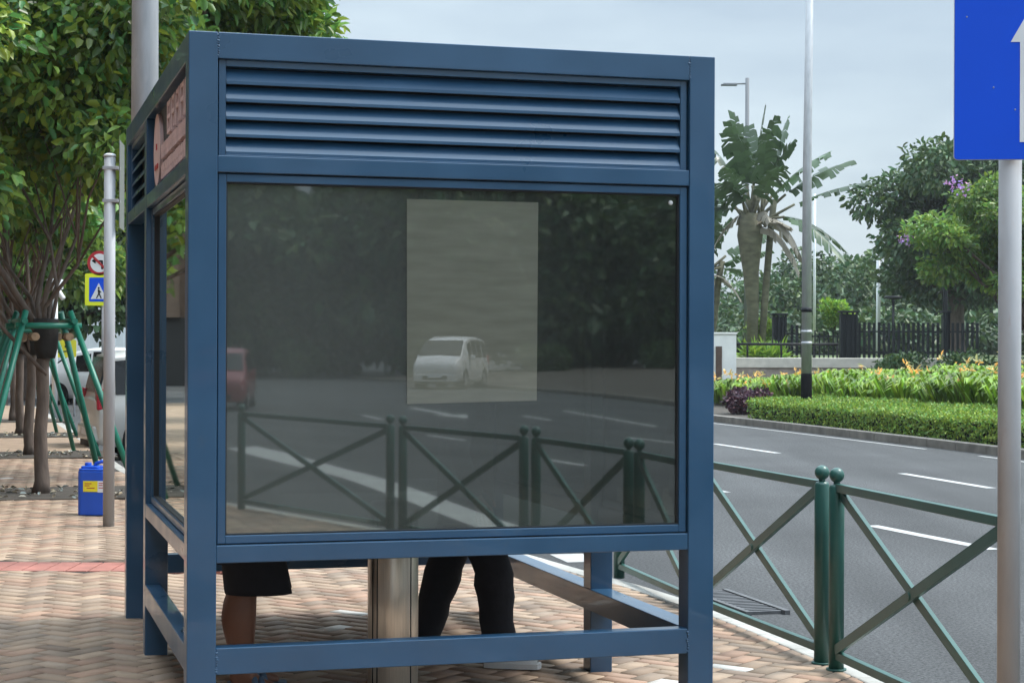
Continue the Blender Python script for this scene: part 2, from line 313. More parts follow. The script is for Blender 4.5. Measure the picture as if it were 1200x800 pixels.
def limb_trunk(name, base_r, h, clumps, m, parent, lean=(0, 0), fork=None, nl=10, rl=0.06, seed=1, flare=1.35, roots=True):
    rg = random.Random(seed); mb = MB(); fork = fork or h
    pts = [(lean[0] * t * t + rg.uniform(-.02, .02) * (0 < i < 6), lean[1] * t * t + rg.uniform(-.02, .02) * (0 < i < 6), h * t) for i, t in enumerate([0, .08, .2, .4, .6, .8, 1.0])]
    mb.tube(pts, [base_r * f for f in (flare, 1.1, 1.0, .94, .9, .95, 1.0)], 12)
    top = Vector(pts[-1])
    for i in range(min(nl, len(clumps))):
        c = Vector(clumps[i][:3]); a = top + Vector((rg.uniform(-.04, .04), rg.uniform(-.04, .04), -rg.uniform(0.0, .25) * h))
        mid = a.lerp(c, .45) + Vector((rg.uniform(-.3, .3), rg.uniform(-.3, .3), rg.uniform(-.15, .45)))
        q = a.lerp(mid, .5) + Vector((rg.uniform(-.2, .2), rg.uniform(-.2, .2), rg.uniform(-.12, .2)))
        r = base_r * rg.uniform(.30, .58)
        mb.tube([a, q, mid, mid.lerp(c, .55) + Vector((rg.uniform(-.1, .1), rg.uniform(-.1, .1), 0)), c], [r, r * .85, r * .66, r * .42, r * .15], 8)
        for j in range(2):
            e = c + Vector((rg.uniform(-1, 1), rg.uniform(-1, 1), rg.uniform(-.3, .9))) * clumps[i][3] * .8
            mb.tube([mid, mid.lerp(e, .5) + Vector((0, 0, .1)), e], [r * .45, r * .3, r * .08], 6)
    return mb.build(name, m, parent)
def copy_thing(root, loc, rz=0.0, sc=1.0, label=None):
    r = root.copy(); COL.objects.link(r); r.location = loc; r.rotation_euler = (0, 0, rz); r.scale = (sc, sc, sc)
    if label: r['label'] = label
    for ch in [o for o in bpy.data.objects if o.parent is root]:
        c = ch.copy(); COL.objects.link(c); c.parent = r
        for g in [o for o in bpy.data.objects if o.parent is ch]:
            d = g.copy(); COL.objects.link(d); d.parent = c
    return r
def smooth_line(P, n=6):
    P = [Vector((p[0], p[1])) for p in P]; out = []
    for i in range(len(P) - 1):
        p0 = P[max(i - 1, 0)]; p1 = P[i]; p2 = P[i + 1]; p3 = P[min(i + 2, len(P) - 1)]
        for k in range(n):
            t = k / n; out.append(0.5 * ((2 * p1) + (p2 - p0) * t + (2 * p0 - 5 * p1 + 4 * p2 - p3) * t * t + (3 * p1 - p0 - 3 * p2 + p3) * t ** 3))
    out.append(P[-1]); return out
def offset_line(P, d):
    out = []
    for i, p in enumerate(P):
        t = (P[min(i + 1, len(P) - 1)] - P[max(i - 1, 0)]).normalized(); out.append(p + Vector((-t.y, t.x)) * d)
    return out

# ------------------------------------------------------------------ layout frames
PH = R(16); UX, UY = math.cos(PH), math.sin(PH); AX, AY = -1.354, 7.6        # the shelter's front left corner
def gz(x, y):                                                                # pavement falls gently to the road
    s = (x - AX) * UX + (y - AY) * UY
    return -0.026 * min(max(s, 0), 4.5)
ROAD = -0.215

# ------------------------------------------------------------------ ground, road, pavement
g = MB(); g.add([(-900, -900, ROAD), (900, -900, ROAD), (900, 1500, ROAD), (-900, 1500, ROAD)], [(0, 1, 2, 3)])
tag(g.build('road', M['asphalt']), kind='structure')

KERB = smooth_line([(1.2, -9.5), (2.9, -6.5), (3.55, -3.5), (3.66, -1.9), (3.85, .3), (3.93, 2.35), (3.53, 4.4), (2.92, 6.0), (2.32, 7.75), (1.90, 9.97), (1.46, 11.8), (1.0, 13.2), (.52, 14.3), (.12, 15.3), (-.5, 16.6), (-1.6, 18.3), (-2.7, 19.6), (-3.6, 21), (-4.8, 23.5), (-6.1, 27.5), (-7.6, 32.5), (-9.3, 38), (-13, 50)], 5)
inner = offset_line(KERB, 0.16)
poly = [(p.x, p.y) for p in inner] + [(-70, 55), (-70, -10)]
bm = bmesh.new(); fv = [bm.verts.new((x, y, 0)) for x, y in poly]; bm.faces.new(fv)
for s0 in (0.0, 4.5):
    bmesh.ops.bisect_plane(bm, geom=bm.verts[:] + bm.edges[:] + bm.faces[:], plane_co=(AX + UX * s0, AY + UY * s0, 0), plane_no=(UX, UY, 0))
for v in bm.verts: v.co.z = gz(v.co.x, v.co.y) - 0.006
bmesh.ops.triangulate(bm, faces=bm.faces[:]); bm.normal_update()
for f in bm.faces:
    if f.normal.z < 0: f.normal_flip()
me = bpy.data.meshes.new('pavement_bed'); bm.to_mesh(me); bm.free(); me.materials.append(M['joint'])
tag(link(bpy.data.objects.new('pavement_bed', me)), kind='structure')

def inside(x, y, pl):
    c = np.zeros(x.shape, bool); n = len(pl); j = n - 1
    for i in range(n):
        xi, yi = pl[i]; xj, yj = pl[j]
        if yi != yj: c ^= ((yi > y) != (yj > y)) & (x < (xj - xi) * (y - yi) / (yj - yi) + xi)
        j = i
    return c
# herringbone clay pavers, each with a small chamfer
B = 0.125; ang = R(58)
ii, jj = np.meshgrid(np.arange(-260, 260), np.arange(-260, 260)); ii = ii.ravel(); jj = jj.ravel()
ox = ii * 1.0 + jj * 2.0; oy = ii * 1.0 - jj * 2.0
X0 = np.concatenate([ox, ox]); Y0 = np.concatenate([oy, oy + 1]); WX = np.concatenate([np.full(len(ox), 2.0), np.full(len(ox), 1.0)]); WY = np.concatenate([np.full(len(ox), 1.0), np.full(len(ox), 2.0)])
cxb = (X0 + WX / 2) * B; cyb = (Y0 + WY / 2) * B
ca, sa = math.cos(ang), math.sin(ang); ex = cxb * ca - cyb * sa - 1.0; ey = cxb * sa + cyb * ca + 12.0
ok = (ex > -9.5) & (ex < 4) & (ey > -4) & (ey < 27) & inside(ex, ey, poly) & ((ey > 4.5) | (ex > 0.8)) & (ex > -0.40 * ey - 1.6)
band = (ey > 13.27 + 0.02 * (ex + 3.3) ** 2) & (ey < 13.83 + 0.02 * (ex + 3.3) ** 2) & (ex < -1.9)
ok &= ~band
X0, Y0, WX, WY, ex, ey = (a[ok] for a in (X0, Y0, WX, WY, ex, ey)); n = len(X0)
def ring(inset, dz):
    g0 = inset
    cs = [(X0 * B + g0, Y0 * B + g0), ((X0 + WX) * B - g0, Y0 * B + g0), ((X0 + WX) * B - g0, (Y0 + WY) * B - g0), (X0 * B + g0, (Y0 + WY) * B - g0)]
    out = []
    for a, b in cs:
        wx = a * ca - b * sa - 1.0; wy = a * sa + b * ca + 12.0
        s = np.clip((wx - AX) * UX + (wy - AY) * UY, 0, 4.5)
        out.append(np.stack([wx, wy, -0.026 * s + dz + hz], 1))
    return np.stack(out, 1)
hz = RNG.normal(0, 0.0012, n)
V = np.concatenate([ring(0.0055, -0.012), ring(0.0095, 0.0)], 1).reshape(-1, 3); i = np.arange(n)[:, None] * 8
F = np.concatenate([i + np.array([[4, 5, 6, 7]])] + [i + np.array([[k, (k + 1) % 4, 4 + (k + 1) % 4, 4 + k]]) for k in range(4)], 0)
pal = np.array([[.305, .215, .148], [.30, .195, .135], [.27, .20, .145], [.325, .235, .163], [.235, .168, .12], [.325, .205, .14]])
pc = pal[RNG.choice(6, n, p=[.28, .2, .17, .17, .1, .08])] * RNG.uniform(.78, 1.18, n)[:, None]
pale = RNG.uniform(size=n) < 0.004; pc[pale] = [.55, .52, .47]
for (px, py) in ((-1.02, 10.9), (-.98, 11.5), (.75, 9.2), (1.05, 11.2), (1.25, 9.8)):
    k = np.argmin((ex - px) ** 2 + (ey - py) ** 2); pc[k] = [.56, .53, .48]
tag(fast_mesh('pavement', V, F, M['paver'], None, pc.repeat(8, 0)), kind='structure')
iv = [(p.x, p.y) for p in inner if p.y > 27.05]
pl = MB(); pts = [(-9.45, 27.05), (iv[0][0], 27.05)] + iv + [(-70, 55), (-70, -10), (-9.45, -10)]
pl.add([(x, y, -.003) for x, y in pts], [tuple(range(len(pts)))]); tag(pl.build('side_pavement', mat('far_pavers', (.30, .215, .15), .9, var=.25, scale=5)), kind='structure')
# red soldier course crossing the pavement
mb = MB(); x = -8.6
while x < -1.95:
    y0 = 13.27 + 0.02 * (x + 3.3) ** 2; mb.box(x + .004, x + .156, y0 + .01, y0 + .54, -.03, .002 + random.uniform(-.001, .001)); x += .162
tag(mb.build('paving_band', mat('red_paver', (.34, .135, .105), .8, var=.2, scale=6, bump=.2, bscale=60), None, .004), kind='structure')
# kerbs
def kerb_line(name, P, w, top, bottom, m, step=0.95, flip=1):
    mb = MB(); L = 0; pts = [P[0]]
    acc = 0
    for a, b in zip(P[:-1], P[1:]):
        seg = (b - a).length; t = 0
        while acc + seg - t >= step:
            t += step - acc; acc = 0; pts.append(a.lerp(b, t / seg))
        acc += seg - t
    off = offset_line(pts, w * flip)
    for k in range(len(pts) - 1):
        a, b, c, d = pts[k], pts[k + 1], off[k + 1], off[k]; e = 0.006
        a2, b2, c2, d2 = a.lerp(b, e), b.lerp(a, e), c.lerp(d, e), d.lerp(c, e)
        vs = [(q.x, q.y, bottom) for q in (a2, b2, c2, d2)] + [(q.x, q.y, top(q.x, q.y)) for q in (a2, b2, c2, d2)]
        fs = [(0, 1, 5, 4), (1, 2, 6, 5), (2, 3, 7, 6), (3, 0, 4, 7), (4, 5, 6, 7)]
        if flip < 0: fs = [f[::-1] for f in fs]
        mb.add(vs, fs)
    return tag(mb.build(name, m, None, .012), kind='structure')
kerb_line('kerb', KERB, 0.155, lambda x, y: gz(x, y) + .004, ROAD - .05, M['kerb'])
FAR = smooth_line([(-20, 140), (-6.5, 92), (-1.2, 70), (2.5, 56), (5.07, 46), (7.02, 38.05), (8.45, 31.65), (9.75, 25.0), (10.9, 18), (12.2, 9), (14.2, -1), (18.3, -12), (24, -21), (30.9, -31.7), (37, -49), (44, -80)], 6)
kerb_line('far_kerb', FAR, 0.22, lambda x, y: ROAD + .16, ROAD - .05, M['farkerb'], 1.2, 1)
# far verge and park ground behind it
mb = MB(); offs = [.21, 2.6, 7.0, 14.0, 200.0]; zs = [ROAD + .13, -.02, .22, .45, .6]
lines = [offset_line(FAR, d) for d in offs]
for a, b, za, zb in zip(lines[:-1], lines[1:], zs[:-1], zs[1:]):
    for k in range(len(a) - 1):
        if b[k].x < a[k].x - 2: continue
        mb.add([(a[k].x, a[k].y, za), (a[k + 1].x, a[k + 1].y, za), (b[k + 1].x, b[k + 1].y, zb), (b[k].x, b[k].y, zb)], [(0, 1, 2, 3)])
tag(mb.build('verge', M['soil']), kind='structure')
mb = MB(); mb.add([(4.6, 62.7, 1.22), (90, 62.7, 1.22), (140, 330, 2.2), (-8, 330, 2.2)], [(0, 1, 2, 3)])
tag(mb.build('park_ground', M['grass']), kind='structure')
# painted road markings
def strip(mb, P, w, z):
    P = [Vector(p) for p in P]; a = offset_line(P, w / 2); b = offset_line(P, -w / 2)
    for k in range(len(P) - 1): mb.add([(a[k].x, a[k].y, z), (b[k].x, b[k].y, z), (b[k + 1].x, b[k + 1].y, z), (a[k + 1].x, a[k + 1].y, z)], [(0, 1, 2, 3)])
ZM = ROAD + .004
mb = MB()
def dashes(P, on, off, w, start=0.0):
    P = smooth_line(P, 30); acc = -start; cur = []
    for a, b in zip(P[:-1], P[1:]):
        acc += (b - a).length; ph = acc % (on + off)
        if acc > 0 and ph < on: cur.append(b)
        elif len(cur) > 1: strip(mb, cur, w, ZM); cur = []
        else: cur = []
    if len(cur) > 1: strip(mb, cur, w, ZM)
for seg in ([(3.93, 35.3), (4.71, 32.2)], [(5.81, 27.1), (6.40, 24.27)], [(3.78, 19.1), (4.46, 16.84)], [(2.1, 43.0), (2.9, 39.6)], [(2.0, 26.6), (2.75, 23.4)], [(5.2, 12.6), (5.8, 10.0)], [(7.6, 18.6), (8.2, 15.6)], [(-.1, 34.2), (.8, 30.9)],
            [(18.5, -29.2), (17.58, -26.34)], [(14.56, -18.63), (14.17, -16.38)], [(22.17, -26.9), (21.23, -24.06)], [(12.21, -10.42), (11.89, -8.81)], [(17.72, -15.8), (17.31, -13.65)], [(25.34, -29.65), (21.39, -19.78)]):
    strip(mb, seg, .15, ZM)
strip(mb, [(.49, 16.35), (.63, 15.75)], .30, ZM)
e = [p for p in offset_line(FAR, -.35) if 33.4 < p.y < 75]; strip(mb, e, .08, ZM)
e = [p for p in offset_line(FAR, -.35) if -25 < p.y < 31.9]; strip(mb, e, .08, ZM)
tag(mb.build('lane_markings', M['paint']), kind='structure')
mb = MB()
up = smooth_line([(9.62, -16.3), (9.04, -13.24), (8.28, -10.12), (7.84, -8.03), (7.07, -5.3), (6.27, -2.69), (5.6, -.33)], 4)
lo = smooth_line([(8.9, -16.0), (8.32, -13.2), (7.75, -10.2), (7.35, -8.2), (6.6, -5.5), (5.85, -2.9), (5.15, -.5)], 4)
for k in range(len(up) - 1): mb.add([(up[k].x, up[k].y, ZM), (up[k + 1].x, up[k + 1].y, ZM), (lo[k + 1].x, lo[k + 1].y, ZM), (lo[k].x, lo[k].y, ZM)], [(0, 1, 2, 3)])
A0 = Vector((22.65, -34.0)); A1 = Vector((20.0, -26.15)); d = (A1 - A0).normalized(); nn = Vector((-d.y, d.x))
for q in ([A0 + nn * .12, A0 - nn * .12, A1 - d * 2 - nn * .12, A1 - d * 2 + nn * .12], [A1 - d * 2.4 + nn * .5, A1 - d * 2.4 - nn * .5, A1]):
    mb.add([(p.x, p.y, ZM) for p in q], [tuple(range(len(q)))])
tag(mb.build('turn_markings', M['paint']), kind='structure')
# gutter grate
mb = MB(); a = Vector((1.60, 13.35)); d = Vector((.27, -1)).normalized(); s_ = Vector((-d.y, d.x))
for k in range(15):
    c = a + d * (k * .075 - .4); mb.bar((c.x - s_.x * .13, c.y - s_.y * .13, ROAD + .008), (c.x + s_.x * .13, c.y + s_.y * .13, ROAD + .008), .035, .03)
for sg in (-1, 1):
    p = a - d * .45 + s_ * .145 * sg; q = a + d * .72 + s_ * .145 * sg; mb.bar((p.x, p.y, ROAD + .014), (q.x, q.y, ROAD + .014), .04, .034)
tag(mb.build('drain_grate', mat('worn_iron', (.075, .075, .078), .6, var=.3, scale=9)), 'dark slotted drain grate in the road gutter behind the green railing', 'drain grate')
# tree pits
PITS = [(-5.23, 20.22), (-7.24, 27.33), (-9.0, 33.3), (-10.88, 39.75)]
mb = MB()
for (x, y) in PITS:
    m_ = Matrix.Translation((x, y, 0)) @ Matrix.Rotation(PH, 4, 'Z'); mb.box(-1.35, 1.25, -.85, .85, -.02, .008, m_)
tag(mb.build('tree_pit_soil', M['soil']), kind='structure')
P = np.concatenate([np.stack([x + RNG.uniform(-1.2, 1.1, 110), y + RNG.uniform(-.8, .8, 110), np.full(110, .02)], 1) for x, y in PITS[:3]])
D = RNG.normal(size=P.shape); D[:, 2] = RNG.uniform(0, .3, len(P)); V, F, T = leaf_arrays(P, D, .075, .04, var=.6)
tag(fast_mesh('fallen_leaves', V, F, M['litter'], None, T), 'pale dry leaves scattered on the soil of the tree pits', 'fallen leaves', kind='stuff')

# ------------------------------------------------------------------ the shelter
SW, SD = 2.362, 3.63; PO = .122
Z_LB, Z_LT, Z_MB, Z_MT, Z_UB, Z_UT, Z_TB, Z_TT = .262, .375, .730, .805, 2.371, 2.442, 2.847, 2.958
sh = empty('smoking_shelter', (AX, AY, 0), PH, 'blue steel kiosk shelter with louvres above a large dark tinted window', 'shelter')
def drop(x, y): return gz(AX + UX * x - UY * y, AY + UY * x + UX * y) - .004
YM_L, YM_R = 2.15, 1.385
for (x, y) in ((0, 0), (SW - PO, 0), (0, SD - PO), (SW - PO, SD - PO)):
    one('post', M['blue'], sh, (x, x + PO, y, y + PO, drop(x + .06, y + .06), Z_TT))
one('post', M['blue'], sh, (.002, PO, YM_L, YM_L + PO, drop(0, YM_L), Z_TB))
one('post', M['blue'], sh, (SW - PO, SW - .002, YM_R, YM_R + PO, drop(SW, YM_R), Z_TB))
I0, I1 = PO, SW - PO
for (a, b) in ((Z_LB, Z_LT), (Z_MB, Z_MT), (Z_UB, Z_UT)): one('rail', M['blue'], sh, (I0, I1, .004, .085, a, b))
one('top_beam', M['blue'], sh, (I0, I1, .001, .11, Z_TB, Z_TT))
for x0, x1 in ((.003, .085), (SW - .085, SW - .003)):
    left = x0 < 1; ym = YM_L if left else YM_R
    one('top_beam', M['blue'], sh, (x0 - .002, x1, PO, SD - PO, Z_TB + .0, Z_TT - .001))
    for (a, b) in ((Z_LB, Z_LT), (Z_MB, Z_MT), (Z_UB, Z_UT)):
        if not left and a == Z_LB: one('rail', M['blue'], sh, (SW - .127, SW - .012, PO, SD - PO, a, b)); continue
        one('rail', M['blue'], sh, (x0, x1, PO, ym, a, b))
        if a != Z_MB and not (left and a == Z_LB): one('rail', M['blue'], sh, (x0, x1, ym + PO, SD - PO, a, b))
for (a, b) in ((Z_LB, Z_LT), (Z_MB, Z_MT), (Z_UB, Z_UT)): one('rail', M['blue'], sh, (I0, I1, SD - .09, SD - .006, a, b))
one('top_beam', M['blue'], sh, (I0, I1, SD - .11, SD - .002, Z_TB, Z_TT))
one('roof_panel', M['blue'], sh, (.09, SW - .09, .115, SD - .115, Z_TT - .05, Z_TT - .012))
one('back_panel', M['panel'], sh, (I0, I1, SD - .06, SD - .04, Z_MT, Z_UB), (I0, I1, SD - .062, SD - .042, Z_UT, Z_TB))
one('side_panel', M['panel'], sh, (SW - .055, SW - .04, PO, YM_R, Z_UT, Z_TB), (SW - .055, SW - .04, YM_R + PO, SD - PO, Z_UT, Z_TB))
rg = random.Random(9)
for (x, za, zb) in ((PO, Z_TB, Z_TT), (SW - PO, Z_TB, Z_TT), (PO, Z_LB, Z_LT), (SW - PO, Z_LB, Z_LT)):
    z = za + .012; wb = MB(); wb.smooth = True
    while z < zb - .012: wb.ball((x + rg.uniform(-.004, .004), .001, z), rg.uniform(.004, .008), 8, 5, (1.1, .28, .8)); z += rg.uniform(.008, .014)
    wb.build('weld_bead', M['blue'], sh)
def louvre(parent, L, z0, z1, place, name='louvre_vent', nsl=5):
    """louvre lying in local x, front at y=0; place maps to the shelter frame"""
    r = MB()
    def bx(*a): r.box(*a, place)
    bx(.006, .036, .02, .07, z0, z1); bx(L - .036, L - .006, .02, .07, z0, z1); bx(.036, L - .036, .018, .07, z1 - .028, z1); bx(.036, L - .036, .018, .07, z0, z0 + .006)
    fr = r.build(name, M['blue'], parent, .002)
    k = MB(); k.box(.037, L - .037, .080, .084, z0, z1, place); k.build('backing', M['gasket'], fr)
    ph = (z1 - .028 - z0 - .006) / nsl
    for i in range(nsl):
        zb = z0 + .006 + ph * i; s = MB()
        # a folded blade: front lip, sloping face, hidden back lip
        prof = [(.020, zb), (.020, zb + .013), (.0225, zb + .0165), (.056, zb + ph * .92), (.0585, zb + ph * .92), (.0265, zb + .013), (.023, zb)]
        vs = [place @ Vector((xx, yy, zz)) for xx in (.038, L - .038) for (yy, zz) in prof]; m = len(prof)
        s.add(vs, [tuple(range(m)), tuple(range(m, 2 * m))[::-1]] + [(j, m + j, m + (j + 1) % m, (j + 1) % m) for j in range(m)])
        s.build('slat', M['blue'], fr)
    return fr
louvre(sh, I1 - I0, Z_UT, Z_TB, Matrix.Translation((I0, .004, 0)))
LS = Matrix.Translation((.004, YM_L + PO, 0)) @ Matrix(((0, 1, 0, 0), (1, 0, 0, 0), (0, 0, 1, 0), (0, 0, 0, 1)))
louvre(sh, SD - PO - YM_L - PO, Z_UT, Z_TB, LS)
def window(parent, L, z0, z1, place, gl=None):
    f = MB(); e = .005; w = .034
    for a in ((e, e + w, z0 + e, z1 - e), (L - e - w, L - e, z0 + e, z1 - e)): f.box(a[0], a[1], .018, .062, a[2], a[3], place)
    for a in ((z0 + e, z0 + e + w), (z1 - e - w, z1 - e)): f.box(e + w, L - e - w, .0185, .0615, a[0], a[1], place)
    wf = f.build('window_frame', M['blue'], parent, .003)
    q = MB()
    for b in ((e + w, e + w + .006, z0 + .045, z1 - .045), (L - e - w - .006, L - e - w, z0 + .045, z1 - .045), (e + w, L - e - w, z0 + e + w, z0 + .045), (e + w, L - e - w, z1 - .045, z1 - e - w)):
        q.box(b[0], b[1], .03, .058, b[2], b[3], place)
    q.build('gasket', M['gasket'], wf)
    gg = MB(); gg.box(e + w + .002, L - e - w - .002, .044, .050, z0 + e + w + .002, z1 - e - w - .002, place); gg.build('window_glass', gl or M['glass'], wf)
    bk = MB(); 
    for a in ((.0, e, z0, z1), (L - e, L, z0, z1)): bk.box(a[0], a[1], .03, .05, a[2], a[3], place)
    for a in ((z0, z0 + e), (z1 - e, z1)): bk.box(e, L - e, .03, .05, a[0], a[1], place)
    bk.build('shadow_gap', M['gasket'], wf)
    return wf
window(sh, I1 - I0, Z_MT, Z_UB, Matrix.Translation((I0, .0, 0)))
window(sh, YM_L - PO, Z_MT, Z_UB, Matrix.Translation((.012, PO, 0)) @ Matrix(((0, 1, 0, 0), (1, 0, 0, 0), (0, 0, 1, 0), (0, 0, 0, 1))), M['sideglass'])
window(sh, YM_R - PO, Z_MT, Z_UB, Matrix.Translation((SW, PO, 0)) @ Matrix(((0, -1, 0, 0), (1, 0, 0, 0), (0, 0, 1, 0), (0, 0, 0, 1))), M['sideglass'])
window(sh, SD - PO - YM_R - PO, Z_MT, Z_UB, Matrix.Translation((SW, YM_R + PO, 0)) @ Matrix(((0, -1, 0, 0), (1, 0, 0, 0), (0, 0, 1, 0), (0, 0, 0, 1))), M['sideglass'])
for x0, x1, y in ((SW - .085, SW - .003, YM_R + PO),): one('rail', M['blue'], sh, (x0, x1, y, SD - PO, Z_MB, Z_MT))
mb = MB(); mb.smooth = True; mb.ball((I1 - .075, .041, Z_UB - .075), .011, 10, 6, (1, .5, 1)); mb.build('screw_cap', M['signwhite'], sh)
# fascia sign over the side window: board, disc, three rows of worn relief letters
sb = one('fascia_sign', M['panel'], sh, (.045, .06, PO + .003, YM_L - .003, Z_UT + .002, Z_TB - .002), bevel=0)
one('sign_trim', M['blue'], sb, (.012, .06, PO + .0, PO + .0 + .002, Z_UT, Z_TB), bevel=0)
dk = MB(); zc = (Z_UT + Z_TB) / 2; yc = 1.80
vs = [(xx, yc + .185 * math.cos(t * math.pi / 16), zc + .185 * math.sin(t * math.pi / 16)) for xx in (.044, .026) for t in range(32)]
dk.add(vs, [tuple(range(32, 64)), tuple(range(32))[::-1]] + [(i, (i + 1) % 32, 32 + (i + 1) % 32, 32 + i) for i in range(32)])
disc = dk.build('sign_emblem', M['pinkletter'], sb)
dr = MB()
dr.box(.022, .0255, yc - .09, yc + .09, zc - .10, zc - .075); dr.box(.022, .0255, yc - .02, yc + .02, zc + .0, zc + .03); dr.build('emblem_mark', M['red'], disc)
lt = MB(); rg = random.Random(3)
for (z0, z1, ya, yb, nn_, gap) in ((Z_UT + .215, Z_TB - .035, .17, 1.22, 5, .05), (Z_UT + .125, Z_UT + .195, .17, 1.50, 17, .012), (Z_UT + .025, Z_UT + .10, .17, 1.50, 14, .016)):
    w = (yb - ya) / nn_
    for k in range(nn_):
        y0 = ya + k * w + gap / 2; y1 = ya + (k + 1) * w - gap / 2; h = z1 - z0; st = min(.022, (y1 - y0) * .28)
        lt.box(.020, .044, y0, y0 + st, z0, z1); lt.box(.0205, .044, y1 - st, y1, z0 + (h * .0), z1 - rg.choice((0, 0, h * .12)))
        for zz in ([z1 - st, z0 + h * .45] if rg.random() < .5 else [z0, z0 + h * .45, z1 - st]):
            lt.box(.021, .044, y0 + st, y1 - st, zz, min(zz + st * .9, z1))
lt.build('sign_lettering', M['pinkletter'], sb)
def shelter_point(x, y, z): return (AX + UX * x - UY * y, AY + UY * x + UX * y, z)
# poster on the inside of the front window
pm = MB(); x0, x1 = .945, 1.537; nx = 14
zt, zb_ = 2.282, 1.393
vs = []; 
for s in (0, 1):
    for i in range(nx + 1):
        for j in range(nx + 1):
            u = i / nx; w = j / nx; bul = .0
            vs.append((x0 + (x1 - x0) * u + .008 * (w - .5) * (u - .5), .0405 + bul + s * .0010, zb_ + (zt - zb_) * w - .018 * u * (1 - w) * 0 + .012 * u * (1 - w)))
k = nx + 1; fs = [(i * k + j, i * k + j + 1, (i + 1) * k + j + 1, (i + 1) * k + j) for i in range(nx) for j in range(nx)]
fs += [tuple(k * k + q for q in f[::-1]) for f in fs]; pm.smooth = True; pm.add(vs, fs)
po = pm.build('paper_poster', M['paper']); po.location = (AX, AY, 0); po.rotation_euler = (0, 0, PH)
tag(po, 'faded blank paper poster stuck on the dark window of the shelter', 'poster')
# crumpled foil wrapper on the low side rail
mb = MB(); rg = random.Random(5)
for q in range(5):
    p = [(.03 + rg.uniform(-.03, .03) + .02, .42 + rg.uniform(-.05, .05), Z_LT + .002 + rg.uniform(0, .03)) for _ in range(4)]
    mb.add(p, [(0, 1, 2), (0, 2, 3), (0, 3, 1), (1, 3, 2)])
w = mb.build('foil_wrapper', M['foil']); w.location = (AX, AY, 0); w.rotation_euler = (0, 0, PH)
tag(w, 'crumpled silver wrapper lying on the low side rail of the shelter', 'wrapper')
# steel bin column
bx_, by_ = -.570, 8.78; bz = gz(bx_, by_)
bn = empty('litter_bin', (bx_, by_, bz - .004), 0, 'brushed steel cylindrical bin column standing inside the shelter beside the trousered legs', 'litter bin')
mb = MB(); mb.tube([(0, 0, .02), (0, 0, .88)], .122, 40); mb.build('bin_body', M['steel'], bn, .003)
mb = MB(); mb.tube([(0, 0, 0), (0, 0, .02)], .112, 32); mb.build('bin_base', M['black'], bn)
mb = MB(); mb.tube([(0, 0, .88), (0, 0, .90), (0, 0, .93)], [.126, .126, .105], 40); mb.build('ash_tray_lid', M['steel'], bn)
for a_ in (222, 236, 318):
    mb = MB(); c, s = math.cos(R(a_)), math.sin(R(a_)); mb.tube([(c * .1215, s * .1215, .03), (c * .1215, s * .1215, .87)], .0035, 6); mb.build('body_seam', M['darkmetal'], bn)

# ------------------------------------------------------------------ people
def skin_figure(name, joints, bones, m, parent, sub=2, root='pelvis'):
    names = list(joints); idx = {k: i for i, k in enumerate(names)}
    me = bpy.data.meshes.new(name); me.from_pydata([joints[k][:3] for k in names], [(idx[a], idx[b]) for a, b in bones], [])
    me.materials.append(m); o = link(bpy.data.objects.new(name, me), parent)
    md = o.modifiers.new('skin', 'SKIN'); md.use_smooth_shade = True
    lay = me.skin_vertices[0].data if me.skin_vertices else None
    if lay is None:
        bpy.context.view_layer.objects.active = o; bpy.ops.mesh.customdata_skin_add(); lay = me.skin_vertices[0].data
    for k in names:
        r = joints[k][3]; ry = joints[k][4] if len(joints[k]) > 4 else r
        lay[idx[k]].radius = (r, ry); lay[idx[k]].use_root = (k == root)
    sm = o.modifiers.new('sub', 'SUBSURF'); sm.levels = sub; sm.render_levels = sub
    return o
